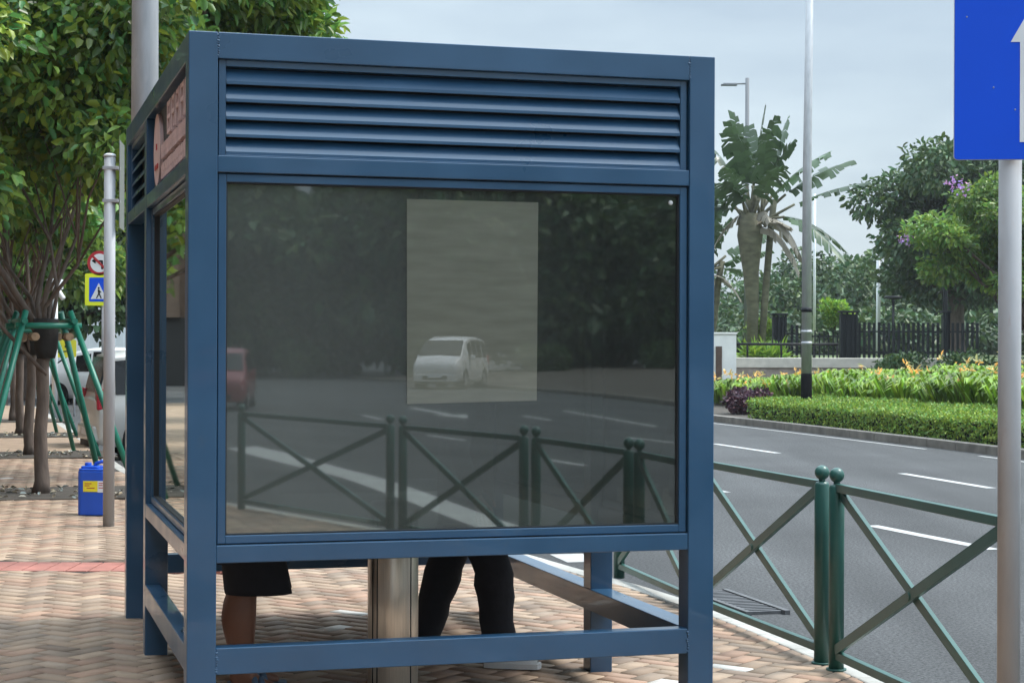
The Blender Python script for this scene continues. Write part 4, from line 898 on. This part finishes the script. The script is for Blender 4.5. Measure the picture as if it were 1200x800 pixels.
q = MB(); q.prism([(-.22, zc_ - .26), (.22, zc_ - .26), (0, zc_ + .18)], -.031, -.027, XZ(0)); tri = q.build('white_triangle', M['signwhite'], ws)
q = MB(); q.ball((.0, -.033, zc_ + .04), .028, 10, 6, (1, .2, 1)); q.bar((0, -.034, zc_ + .0), (.01, -.034, zc_ - .11), .01, .05, (1, 0, 0)); q.bar((.01, -.034, zc_ - .1), (-.06, -.034, zc_ - .24), .01, .03, (1, 0, 0)); q.bar((.01, -.034, zc_ - .1), (.07, -.034, zc_ - .24), .01, .03, (1, 0, 0)); q.bar((-.01, -.034, zc_ - .01), (.07, -.034, zc_ - .08), .01, .025, (1, 0, 0)); q.build('walking_figure', M['black'], tri)
zr = dz_ + 97 * 50 / 2133; circ = lambda r, n=32: [(r * math.cos(2 * math.pi * i / n) + .02, zr + r * math.sin(2 * math.pi * i / n)) for i in range(n)]
q = MB(); q.prism(circ(.34), -.02, 0, XZ(0)); rd = q.build('red_disc', M['red'], ws)
q = MB(); q.prism(circ(.255), -.025, -.021, XZ(0)); q.build('white_face', M['signwhite'], rd)
q = MB(); q.bar((.09, -.028, zr - .17), (.09, -.028, zr + .05), .006, .05, (1, 0, 0)); q.bar((.11, -.028, zr + .05), (-.1, -.028, zr + .06), .006, .05, (0, 0, 1)); q.prism([(-.2, zr + .06), (-.09, zr - .02), (-.09, zr + .14)], -.031, -.026, XZ(0)); q.build('turn_arrow', M['black'], rd)
q = MB(); q.bar((-.18, -.034, zr + .2), (.22, -.034, zr - .2), .006, .06, (1, 0, 1)); q.build('red_slash', M['red'], rd)
cp = empty('camera_pole', (-11.3, 45, ROAD), 0, 'white pole with a small camera housing between the tree trunks', 'camera pole')
q = MB(); q.tube([(0, 0, 0), (0, 0, 3.4)], .07, 14); q.build('pole', M['signwhite'], cp)
q = MB(); q.box(-.16, .16, -.2, .2, 3.25, 3.5); q.tube([(.05, -.1, 3.3), (.25, -.15, 3.0)], .06, 10); q.build('housing', M['signwhite'], cp, .02)
q = MB(); q.box(-.2, -.05, -.15, .1, 2.6, 3.0); q.build('control_box', M['darkmetal'], cp, .02)
la = empty('street_lamp', (-9.6, 58, ROAD), 0, 'far white street lamp arm reaching left behind the slim grey post', 'street lamp')
q = MB(); q.tube([(0, 0, 0), (0, 0, 5.9)], [.08, .06], 12); q.build('pole', M['greypole'], la)
q = MB(); q.tube([(0, 0, 5.75), (-1.6, 0, 5.72)], .045, 10); q.build('lamp_arm', M['signwhite'], la)
q = MB(); q.box(-2.9, -1.5, -.12, .12, 5.63, 5.75); q.build('lamp_head', M['signwhite'], la, .03)
# unseen brown building taken from the side-window reflection, sized to block sky light from the left
bb = empty('apartment_building', (-3.4, -26, 0), PH + R(90), 'unseen brown pillared building on the far left, shading the shelter and mirrored in its side window', 'building')
LB = 130
q = MB(); q.box(0, LB, 0, 14, 2.7, 23); q.build('wall', M['brown'], bb)
q = MB(); q.box(0, LB, 1.5, 14, -.3, 2.69); q.build('plinth', M['darkbase'], bb)
q = MB(); q.box(-.3, LB + .3, -.9, 14.3, 23, 23.6); q.build('roof', M['darkbase'], bb)
for k in range(22):
    q = MB(); q.box(k * 6 + .2, k * 6 + 1.3, -.7, -.003, -.25, 22.99); q.build('pillar', M['brown'], bb)
for zz in (4.6, 8.3, 12, 15.7, 19.4):
    q = MB(); q.box(0, LB, -.08, -.004, zz, zz + .22); q.build('floor_band', M['signwhite'], bb)
    for k in range(0, 21, 2):
        q = MB(); q.box(k * 6 + 2.2, k * 6 + 5.2, -.05, -.002, zz + .9, zz + 2.8); q.build('window', M['carglass'], bb)

bk2 = empty('office_block', (-44, 80, ROAD), R(6), 'brown block with tall pillars over a dark ground floor, mirrored in the side window', 'building')
q = MB(); q.box(0, 22.5, 0, 12, 3.2, 20); q.build('wall', M['brown'], bk2)
q = MB(); q.box(-.1, 22.6, -.3, 12.1, 0, 3.19); q.build('ground_floor', M['darkbase'], bk2)
q = MB(); q.box(-.2, 22.7, -.4, 12.2, 20, 20.6); q.build('roof', M['darkbase'], bk2)
for k in range(12):
    q = MB(); q.box(k * 1.95 + .1, k * 1.95 + .75, -.55, -.003, 3.2, 19.99); q.build('pillar', M['brown'], bk2)
for zz in (6.2, 9.6, 13, 16.4):
    q = MB(); q.box(0, 22.5, -.2, -.004, zz, zz + .25); q.build('floor_band', M['signwhite'], bk2)

# ------------------------------------------------------------------ far side of the road: planting, wall, fence
def along(P, ya, yb): return [p for p in P if ya < p.y < yb]
def surface_leaves(name, P, nrm, L, Wd, m, parent=None, **k):
    V, F, T = leaf_arrays(P, nrm + RNG.normal(size=P.shape) * .55, L, Wd, **k); return fast_mesh(name, V, F, m, parent, T)
fline = along(FAR, 12, 45.6)
def far_pt(t, off):
    i = np.clip(t * (len(fline) - 1), 0, len(fline) - 1.001); k = i.astype(int); f = (i - k)[:, None]
    A = np.array([(p.x, p.y) for p in fline]); N = np.array([(-(q.y), q.x) for q in [(fline[min(j + 1, len(fline) - 1)] - fline[max(j - 1, 0)]).normalized() for j in range(len(fline))]])
    return A[k] * (1 - f) + A[np.minimum(k + 1, len(A) - 1)] * f + (N[k] * (1 - f) + N[np.minimum(k + 1, len(A) - 1)] * f) * off[:, None]
hg = empty('box_hedge', (0, 0, 0), 0, 'low clipped bright green hedge along the far kerb', 'hedge')
q = MB(); a = offset_line(fline, .45); b = offset_line(fline, 2.35); m_ = len(a)
vs = [(p.x, p.y, -.1) for p in a] + [(p.x, p.y, .30) for p in a] + [(p.x, p.y, .40) for p in b] + [(p.x, p.y, -.1) for p in b]
q.add(vs, [(r * m_ + k, r * m_ + k + 1, (r + 1) * m_ + k + 1, (r + 1) * m_ + k) for r in range(3) for k in range(m_ - 1)] + [(0, m_, 2 * m_, 3 * m_), (m_ - 1, 2 * m_ - 1, 3 * m_ - 1, 4 * m_ - 1)])
q.build('shade_core', M['core'], hg)  # solid near-black core puts the hedge's inner shade into colour
n = 52000; t = RNG.uniform(size=n); off = RNG.uniform(.30, 2.45, n); xy = far_pt(t, off)
z = .33 + (off - .3) * .05 + .03 * np.sin(xy[:, 0] * 3.1 + xy[:, 1] * 2.3) + RNG.uniform(-.07, .05, n) + (RNG.uniform(size=n) < .03) * RNG.uniform(0, .08, n); P1 = np.column_stack([xy, z]); N1 = np.tile([0, 0, 1.0], (n, 1)); F1 = N1
n2 = 12000; t = RNG.uniform(size=n2); zz = RNG.uniform(-.10, .34, n2); xy = far_pt(t, .36 + RNG.uniform(-.03, .10, n2) + .03 * np.sin(t * 260) * np.sin(zz * 17)); P2 = np.column_stack([xy, zz]); N2 = np.column_stack([RNG.normal(0, .5, (n2, 2)), RNG.uniform(-.3, 1, n2)]); F2_ = np.tile([-.93, -.30, .05], (n2, 1))
te = RNG.uniform(.3, 2.4, 2200); e0 = far_pt(np.full(2200, .9999), te); P3 = np.column_stack([e0 + RNG.normal(0, .06, (2200, 2)), RNG.uniform(-.05, .4, 2200)]); N3 = np.column_stack([RNG.normal(0, .5, (2200, 2)), RNG.uniform(-.3, 1, 2200)]); F3 = np.tile([-.2, -.9, .1], (2200, 1))
V, F, T = leaf_arrays(np.concatenate([P1, P2, P3]), np.concatenate([N1, N2, N3]) + RNG.normal(size=(n + n2 + 2200, 3)) * .55, .065, .045, var=.4, hue=.22, face=np.concatenate([F1, F2_, F3])); fast_mesh('foliage', V, F, M['leafhedge'], hg, T)
# purple-leaved shrub at the end of the hedge
def shrub(name, loc, rad, n, L, Wd, m, label, cat='shrub', nc=9, seed=1, core=True, group=None, rr=None):
    t = empty(name, loc, 0, label, cat, group); r = min(rad); cl = rand_clumps((0, 0, rad[2]), [q * .6 for q in rad], nc, *(rr or (r * .42, r * .62)), seed, .9, .2)
    crown('foliage', cl, n, L, Wd, m, t, shell=.55, droop=-.2)
    q = MB()
    for c in cl[:5]: q.tube([(0, 0, -.05), (c[0] * .5, c[1] * .5, c[2] * .5), c[:3]], [.03, .02, .01], 5)
    q.build('stem', M['twig'], t); return t
shrub('purple_shrub', (6.15, 47.2, -.05), (.85, 1.2, .32), 2600, .11, .07, M['purple'], 'low purple-leaved shrub at the left end of the clipped hedge', nc=16, seed=5, rr=(.22, .34))
# lily bed: arching strap leaves and orange-yellow flowers
n = 6500; fl2 = along(FAR, 14, 66)
LA = np.array([(p.x, p.y) for p in fl2]); tt = RNG.uniform(0, len(LA) - 1.01, n); k = tt.astype(int); f = (tt - k)[:, None]
NA = np.array([(-(q.y), q.x) for q in [(fl2[min(j + 1, len(fl2) - 1)] - fl2[max(j - 1, 0)]).normalized() for j in range(len(fl2))]])
off = RNG.uniform(2.45, 6.4, n); base = LA[k] * (1 - f) + LA[k + 1] * f + (NA[k] * (1 - f) + NA[k + 1] * f) * off[:, None]
keep = (base[:, 1] < 57.5) & (base[:, 1] > 20); base = base[keep]; off = off[keep]; n = len(base)
hgt = np.interp(base[:, 1], [20, 36, 46, 52, 58], [1.0, 1.02, .95, .70, .5]) * RNG.uniform(.8, 1.15, n) * (1 + .12 * np.sin(base[:, 0] * 2.1) * np.cos(base[:, 1] * 1.3)); gzf = np.interp(off, [2.4, 7], [-.02, .22])
VV, FF, TT = [], [], []; nb = 5; cnt = 0
for j in range(nb):
    az = RNG.uniform(0, 2 * np.pi, n); sp_ = RNG.uniform(.25, .75, n) * hgt; d = np.stack([np.cos(az), np.sin(az)], 1); sd_ = np.stack([-np.sin(az), np.cos(az)], 1)
    w = RNG.uniform(.03, .055, n)[:, None]; rows = []
    for s_, (fr, fz, fw) in enumerate(((0, .05, .7), (.25, .55, 1), (.62, .93, .9), (1.0, .82 , .08))):
        c = base + d * (sp_ * fr)[:, None]; zz = (gzf + hgt * fz * (1 if s_ < 3 else 1))[:, None]
        rows += [np.column_stack([c + sd_ * w * fw, zz]), np.column_stack([c - sd_ * w * fw, zz])]
    V = np.stack(rows, 1).reshape(-1, 3); i = np.arange(n)[:, None] * 8 + cnt
    FF.append(np.concatenate([i + np.array([[0, 1, 3, 2]]), i + np.array([[2, 3, 5, 4]]), i + np.array([[4, 5, 7, 6]])], 0)); VV.append(V); cnt += len(V)
    br = RNG.uniform(.3, 1.3, n); TT.append(np.stack([br * RNG.uniform(.8, 1.2, n), br, br * .8], 1).repeat(8, 0))
V = np.concatenate(VV); F = np.concatenate(FF); T = np.concatenate(TT); nfb = len(F)
fs_ = RNG.uniform(size=n) < np.interp(base[:, 1], [20, 33, 50, 58], [.05, .085, .07, .03]); fb = base[fs_]; fz = gzf[fs_] + hgt[fs_] * RNG.uniform(.7, 1.25, len(fb)); m_ = len(fb)
Pq = np.repeat(np.column_stack([fb, fz]), 7, 0) + RNG.normal(0, .035, (m_ * 7, 3)); Dq = RNG.normal(size=Pq.shape) + np.array([0, 0, .5])
V2, F2, T2 = leaf_arrays(Pq, Dq, .15, .06, var=.25, hue=.3)
V = np.concatenate([V, V2]); F = np.concatenate([F, F2 + cnt]); T = np.concatenate([T, T2])
tag(fast_mesh('lily_bed', V, F, [M['leaflime'], M['petal']], None, T, np.concatenate([np.zeros(nfb), np.ones(len(F2))])), 'dense bed of strap-leaved lilies with yellow and orange flowers behind the hedge', 'flower bed', kind='stuff')
# darker shrub row behind the lilies, right
for k, (x, y, l) in enumerate(((13.6, 54.5, 'dark green low shrub behind the lilies, below the middle of the black fence'), (15.6, 54.0, 'dark green low shrub behind the lilies, below the right end of the black fence'), (12.0, 56.5, 'dark green low shrub behind the lilies, left of two like it'))):
    shrub('low_shrub', (x, y, .3), (1.3, 1.0, .62), 2600, .14, .09, M['leafdark'], l, seed=20 + k, nc=14, rr=(.35, .55))
# low wall
lw = empty('low_wall', (6.9, 61.6, .2), 0, 'low stone wall with pale coping at the left of the park entrance', 'wall')
q = MB(); q.box(0, 8, 0, .5, -.1, .78); q.build('wall_body', M['stone'], lw)
q = MB(); q.box(-.03, 8.03, -.05, .55, .78, 1.12); q.build('coping', M['cream'], lw, .02)
gp = empty('gate_pillar', (6.65, 60.3, .2), 0, 'white rendered block pillar at the left end of the low wall', 'pillar')
q = MB(); q.box(0, .78, 0, .8, -.1, 1.90); q.build('shaft', M['white'], gp, .01)
q = MB(); q.box(-.03, .81, -.03, .83, 1.90, 1.96); q.build('cap', M['white'], gp, .01)
q = MB(); q.box(.10, .30, -.06, 0, -.1, 1.5); q.build('wood_strip', mat('dark_wood', (.09, .055, .04), .8, var=.2, scale=8), gp)
hr = empty('handrail', (7.25, 61.85, 1.32), 0, 'low black handrail on top of the stone wall beside the white pillar', 'handrail')
q = MB(); q.tube([(0, 0, .46), (3.85, 0, .46)], .045, 10); q.build('top_rail', M['black'], hr)
for x in (.05, .75, 1.9, 3.0, 3.8):
    q = MB(); q.tube([(x, 0, -.02), (x, 0, .46)], .035, 8); q.build('post', M['black'], hr)
FY = 66.0; fz0 = 1.2
def fence(x0, x1, label, piers, h, name='picket_fence'):
    f = empty(name, (x0, FY, fz0), 0, label, 'fence'); q = MB(); L = x1 - x0; x = .0
    while x < L:
        if not any(a - x0 - .08 < x < b - x0 + .08 for a, b in piers): q.box(x - .048, x + .048, -.02, .02, .04, h + random.uniform(-.02, .02)); 
        x += .178
    q.build('pickets', M['darkmetal'], f)
    for zz in (.28, h - .35):
        q = MB(); q.box(0, L, .022, .062, zz, zz + .06); q.build('rail', M['darkmetal'], f)
    for a, b in piers:
        q = MB(); w = (b - a); 
        for xx in (0, w * .33, w * .66, w - .07): q.box(a - x0 + xx, a - x0 + xx + .07, -.2, -.13, 0, h + .36)
        q.box(a - x0 + .01, b - x0 - .01, -.125, .2, .05, h + .30); q.build('pier', M['darkmetal'], f, .005)
        q = MB(); q.box(a - x0 - .04, b - x0 + .04, -.24, .24, h + .36, h + .43); q.build('pier_cap', M['darkmetal'], f, .01)
    return f
px2 = lambda x: (x - 600) / 2133 * FY
fence(px2(905), px2(947), 'short black fence wing with a slatted pier left of the park gate', [(px2(905), px2(921))], 1.28)
fence(px2(984), px2(1148), 'long black picket fence with slatted piers behind the lilies', [(px2(984), px2(1004)), (px2(1104), px2(1112))], 1.38)
gt = empty('park_gate', (px2(948), FY + .1, fz0), 0, 'low black gate leaf between the two slatted piers', 'gate')
q = MB()
for k in range(7): q.box(.04 + k * .165, .09 + k * .165, -.015, .015, .05, 1.0 + .1 * (k % 2))
q.build('pickets', M['darkmetal'], gt)
for zz in (.2, .85):
    q = MB(); q.box(0, 1.1, .017, .05, zz, zz + .06); q.build('rail', M['darkmetal'], gt)
# round clipped bushes and leafy plants behind the fence
for k, (x, y, Y, r, mm, l) in enumerate(((978, 366, 74, .62, 'leaflime', 'round light green clipped bush above the park gate'), (893, 386, 72, .62, 'leafhedge', 'rounded green bush between the fan palm and the fence'))):
    shrub('round_bush', ((x - 600) / 2133 * Y, Y, 1.64 + (407 - y) * Y / 2133 - r), (r * 1.15, r, r), 2200, .13, .09, M[mm], l, seed=50 + k, nc=12)
cordyl = empty('spiky_plant', (8.6, 62.6, 1.2), 0, 'yellow-green spiky plant beside the white pillar', 'plant')
nb = 240; az = RNG.uniform(0, 2 * np.pi, nb); el = RNG.uniform(.15, 1.3, nb); D = np.stack([np.cos(az) * np.cos(el), np.sin(az) * np.cos(el), np.sin(el)], 1); P = np.column_stack([RNG.uniform(-.55, .75, nb), RNG.uniform(-.2, .2, nb), RNG.uniform(0, .25, nb)])
V, F, T = leaf_arrays(P, D, .62, .07, var=.3); fast_mesh('foliage', V, F, M['leaflime'], cordyl, T)

# right-hand lamp post and other poles
lp2 = empty('lamp_post', (6.99, 43.2, -.02), 0, 'tall slim grey lamp post with a black foot standing in the hedge', 'lamp post')
q = MB(); q.tube([(0, 0, 1.06), (.0, 0, 6), (.08, 0, 13.0)], [.125, .105, .075], 18); q.build('pole', M['galv'], lp2)
q = MB(); q.tube([(0, 0, -.1), (0, 0, 1.06)], .132, 18); q.build('black_foot', mat('matt_black_foot', (.007, .007, .008), .95, spec=.0), lp2)
for zz in (1.75, 2.02, 2.52):
    q = MB(); q.tube([(0, 0, zz), (0, 0, zz + .07 if zz < 2.5 else zz + .1)], .131, 18); q.build('band', M['darkmetal'] if zz > 2.5 else M['galv'], lp2)
q = MB(); q.box(-.5, .6, -.12, .12, 13.0, 13.1); q.build('lamp_head', M['galv'], lp2, .02)
fp = pole_thing('flag_pole', (12.45, 75, 1.4), 6.6, .06, .05, M['signwhite'], 'thin white pole right beside the tall lamp post', 'pole', base=False)
wp = pole_thing('white_post', (18.1, 90, 1.4), 4.6, .11, .10, M['signwhite'], 'white post standing against the dark grove behind the long fence', 'post', base=False)
bl = empty('park_lamp', (16.75, 80, 1.3), 0, 'short black park lamp with a flat round head behind the fence', 'lamp')
q = MB(); q.tube([(0, 0, 0), (0, 0, 2.5)], .06, 10); q.build('pole', M['black'], bl)
q = MB(); q.tube([(0, 0, 2.5), (0, 0, 2.56), (0, 0, 2.66)], [.2, .42, .36], 18); q.build('lamp_head', M['black'], bl)
bp_ = pole_thing('black_post', (16.7, 70.2, 1.3), 4.4, .10, .08, M['black'], 'tall black post rising behind the right part of the fence', 'post', base=False)
fl = empty('street_lamp', (10.3, 80, 1.3), 0, 'distant grey street lamp with one arm to the left, above the fan palm', 'street lamp')
q = MB(); q.tube([(0, 0, 0), (0, 0, 12.2)], [.12, .085], 12); q.build('pole', M['lampgrey'], fl)
q = MB(); q.tube([(0, 0, 11.95), (-1.05, 0, 11.95)], .035, 8); ar = q.build('lamp_arm', M['lampgrey'], fl)
q = MB(); q.box(-1.15, -.45, -.14, .14, 11.86, 11.93); q.build('lamp_head', M['lampgrey'], fl, .02)

# fan palm (traveller's palm): trunk, long stalks, torn paddle leaves
def frond(acc, base, azim, elev, stalk, blade, width, rg, droop, split, hang):
    Vs, Fs, Ts = acc; hz_ = Vector((math.cos(azim), math.sin(azim), 0)); d = hz_ * math.cos(elev) + Vector((0, 0, math.sin(elev)))
    out = hz_ if elev > .5 else Vector((0, 0, -1))
    spine = lambda s: base + d * s + (out * .35 - Vector((0, 0, .65))) * droop * max(0, s - stalk * .6) ** 2 / (stalk + blade)
    side = Vector((-hz_.y, hz_.x, 0)); nrm = side.cross(d); roll = rg.uniform(-.9, .9); sv = side * math.cos(roll) + nrm * math.sin(roll); bright = rg.uniform(.7, 1.25)
    for sg_ in (1, -1):
        k = 0
        while k < split:
            run = rg.choice((1, 1, 2, 2, 3)); u0 = k / split; u1 = min(1, (k + run * rg.uniform(.93, 1.0)) / split); k += run
            um = (u0 + u1) / 2; w = width * max(.15, math.sin(math.pi * min(1, um * .8 + .17))) ** .6; dr = rg.uniform(.1, 1.0) * hang * w; ln = w * rg.uniform(.7, 1.08)
            a = spine(stalk + blade * u0); b = spine(stalk + blade * u1); dv = (b - a).normalized()
            m1 = lambda p: p + sv * sg_ * ln * .5 + dv * w * .22 - Vector((0, 0, dr * .22)); m2 = lambda p, q_: p + sv * sg_ * ln * q_ + dv * w * .42 - Vector((0, 0, dr))
            i = len(Vs); Vs += [a, b, m1(b), m1(a), m2(b, rg.uniform(.8, 1)), m2(a, rg.uniform(.85, 1.05))]; Fs += [(i, i + 1, i + 2, i + 3), (i + 3, i + 2, i + 4, i + 5)]
            br = bright * rg.uniform(.75, 1.25); Ts += [(br, br, br)] * 6
def palm(loc, label, seed, h, leaves, sc=1.0):
    rg = random.Random(seed); t = empty('fan_palm', loc, 0, label, 'palm')
    q = MB(); q.tube([(0, 0, -.1), (.02, 0, h * .35), (-.06, 0, h * .6), (-.10, 0, h * .85), (-.1, 0, h)], [.20, .23, .31, .50, .40], 14); q.tube([(.35, .1, -.1), (.5, .1, h * .4), (.72, .1, h * .9), (.85, .1, h * 1.1)], [.13, .14, .13, .12], 10); q.build('trunk', M['palmbark'], t)
    live = ([], [], []); dead = ([], [], []); st = MB()
    for (az_, el, stalk, bl_, wd, dp) in leaves:
        base = Vector((rg.uniform(-.25, .35), rg.uniform(-.2, .2), h - rg.uniform(.1, .5))); az_ = R(az_ + rg.uniform(-8, 8)); el = R(el)
        frond(live, base, az_, el, stalk * sc, bl_ * sc, wd * sc, rg, dp, 22, .9)
        d = Vector((math.cos(az_) * math.cos(el), math.sin(az_) * math.cos(el), math.sin(el))); st.tube([base, base + d * (stalk * sc * .9)], [.075, .05], 6)
    for k in range(6):
        frond(dead, Vector((rg.uniform(-.3, .5), rg.uniform(-.2, .2), h - rg.uniform(.1, .7))), rg.uniform(0, 2 * math.pi), rg.uniform(-.2, .7), .25, rg.uniform(.9, 1.7) * sc, .24 * sc, rg, 1.2, 12, 1.1)
    st.build('stalk', M['palmbark'], t)
    for nm, (a, b, c), mm in (('crown', live, 'frond'), ('dead_leaves', dead, 'deadfrond')):
        fast_mesh(nm, np.array([tuple(p) for p in a]), np.array(b), M[mm], t, np.array(c))
    return t
LV = [(0, 84, 1.5, 2.6, .62, .10), (180, 82, 1.4, 2.5, .62, .12), (20, 76, 1.3, 2.7, .60, .15), (200, 72, 1.3, 2.4, .6, .2), (-30, 80, 1.2, 2.6, .6, .15), (160, 64, 1.2, 2.3, .58, .3), (90, 80, 1.3, 2.4, .6, .2), (-90, 76, 1.2, 2.3, .6, .25), (0, 68, 1.2, 2.3, .5, .3), (190, 52, 1.0, 2.1, .52, .5), (175, 40, .9, 2.0, .5, .7),
      (8, 40, 1.5, 2.7, .34, .35), (-12, 28, 1.5, 2.7, .30, .25), (10, 14, 1.3, 2.4, .34, .8), (14, 52, 1.3, 2.6, .45, .4), (-25, 5, 1.1, 2.0, .34, .9), (170, 24, .9, 1.9, .45, .8), (-60, 58, .8, 2.0, .5, .6), (-120, 60, .8, 2.0, .5, .6), (230, 45, .8, 1.9, .5, .7)]
palm((9.3, 70.5, 1.25), 'tall fan palm with torn paddle leaves and pale dead leaves, right of the shelter', 3, 5.6, LV, 1.14)
palm((7.75, 74.5, 1.25), 'dark lower palm half hidden behind the right edge of the shelter', 8, 3.6, LV[2:14], .85)

# trees beyond the fence
big_tree('park_tree', (21.0, 86, 1.3), 61, 'big dark green park tree with a domed crown behind the blue sign', (0, 0, 6.3), (4.6, 4.2, 3.6), 60, (1.0, 1.7), 30000, .34, .2, M['leafdark'], 3.0, .4, clumpvar=.35, shell=.45)
big_tree('park_tree', (26.5, 80, 1.3), 62, 'dark park tree at the right edge behind the sign pole', (0, 0, 5.5), (4.5, 4, 3.8), 40, (1.0, 1.7), 16000, .34, .2, M['leafdark'], 3.0, .4, clumpvar=.35, shell=.45)
ft = empty('flowering_tree', (16.9, 59, 1.0), 0, 'bright green spreading tree with a few lilac blossoms beside the sign pole', 'tree')
cl = rand_clumps((-.7, 0, 4.3), (2.8, 2.2, 1.9), 44, .5, .95, 63, .6); cl += [(-3.0, 0, 3.2, .8, .8, .45), (-2.6, -.4, 3.9, .7, .7, .5)]
limb_trunk('trunk', .17, 1.3, sorted(cl, key=lambda q: q[0])[::2], M['bark'], ft, (-.2, 0), nl=14, seed=6)
crown('crown', cl, 19000, .20, .12, M['leaf'], ft, shell=.4, clumpvar=.3, hue=.2)
for (x, y, z) in ((1117, 212, -.9), (1121, 216, -1.0), (1059, 280, -.6), (1063, 277, -.5), (1128, 219, -1.0)):
    P = np.tile([(x - 600) / 2133 * (59 + z) - 16.9, z, 1.64 + (407 - y) * (59 + z) / 2133 - 1.0], (20, 1)) + RNG.normal(0, .12, (20, 3)); V, F, T = leaf_arrays(P, RNG.normal(size=P.shape), .11, .08, var=.25); fast_mesh('blossom', V, F, M['lilac'], ft, T)
# far grove as one mass
def grove(name, xs, Y, top, n, m, label, seed):
    rg = np.random.default_rng(seed); cl = []
    for x in np.arange(xs[0], xs[1], 2.2):
        tz = top * rg.uniform(.86, 1.08)
        for k in range(5):
            r = rg.uniform(1.5, 2.6); cl.append((x + rg.uniform(-1.5, 1.5), Y + rg.uniform(-4, 4), rg.uniform(1.6, max(1.8, tz - r * .7)), r, r, r * .75))
    o = crown(name, cl, int(n * 1.6), .42, .27, m, None, shell=.5, clumpvar=.35); tag(o, label, 'grove', kind='stuff'); return o
grove('distant_grove', (15, 62), 112, 8.9, 30000, M['leafdark'], 'hazy grove of trees beyond the park behind the fence', 71)
grove('park_understory', (11.5, 44), 97, 3.7, 12000, M['leafdark'], 'low dark understorey of shrubs beneath the park trees', 75)
grove('distant_wood', (-62, -4), 118, 10.5, 22000, M['leafdark'], 'distant wood behind the hoarding and parked cars', 72)
grove('roadside_wood', (14, 40), 150, 9.0, 9000, M['leafdark'], 'far wood closing the road behind the shelter', 73)

grove('facing_wood', (-34, 34), 0, 9.0, 16000, M['leafdark'], 'dense dark wood beyond the mirrored roadside trees', 74)
fw = bpy.data.objects['facing_wood']; fw.location = (66, -100, 0); fw.rotation_euler = (0, 0, R(32))
# trees across the road behind the viewer, seen mirrored in the dark window
bt = big_tree('roadside_tree', (44.0, -93.0, .2), 81, 'dark roadside tree across the road, seen mirrored in the dark window', (0, 0, 5.2), (4.5, 4.5, 4.6), 44, (1.3, 2.1), 11000, .6, .4, M['leafdark'], 3.0, .3, group='mirrored roadside trees', shell=.4)
for k, (x, y) in enumerate(((37.3, -91.2), (48.3, -103.2), (44.0, -87.0), (49.8, -92.8), (50.6, -82.9), (56.9, -88.4), (57.3, -78.7), (64.1, -83.9), (64, -74.5), (71.2, -79.4), (30, -95), (70, -70), (78, -74))):
    copy_thing(bt, (x, y, .2), k * 1.3, 1.30 + .16 * math.sin(k * 2.1))
for k, (x, y) in enumerate(((41.5, -82), (47.0, -77.5), (52.5, -72), (58.5, -69))):
    shrub('roadside_shrub', (x, y, 0), (2.0, 2.0, 1.0), 1400, .3, .2, M['leafdark'], 'dark low shrub under the mirrored roadside trees', seed=90 + k, nc=10, group='mirrored roadside shrubs', rr=(.6, .9))

# the air: faint even haze round everything
hb = MB(); hb.box(-160, 190, -150, 200, ROAD - 1.2, 32); hz = hb.build('haze', None)
hm = bpy.data.materials.new('haze_air'); hm.use_nodes = True; ht = hm.node_tree; ht.nodes.clear()
ho = ht.nodes.new('ShaderNodeOutputMaterial'); hv = ht.nodes.new('ShaderNodeVolumePrincipled'); hv.inputs['Color'].default_value = (.86, .91, .96, 1); hv.inputs['Density'].default_value = 0.0003; hv.inputs['Anisotropy'].default_value = 0.2
ht.links.new(hv.outputs[0], ho.inputs['Volume']); hz.data.materials.clear(); hz.data.materials.append(hm); tag(hz, 'faint pale haze in the air around the street', 'haze', kind='stuff')
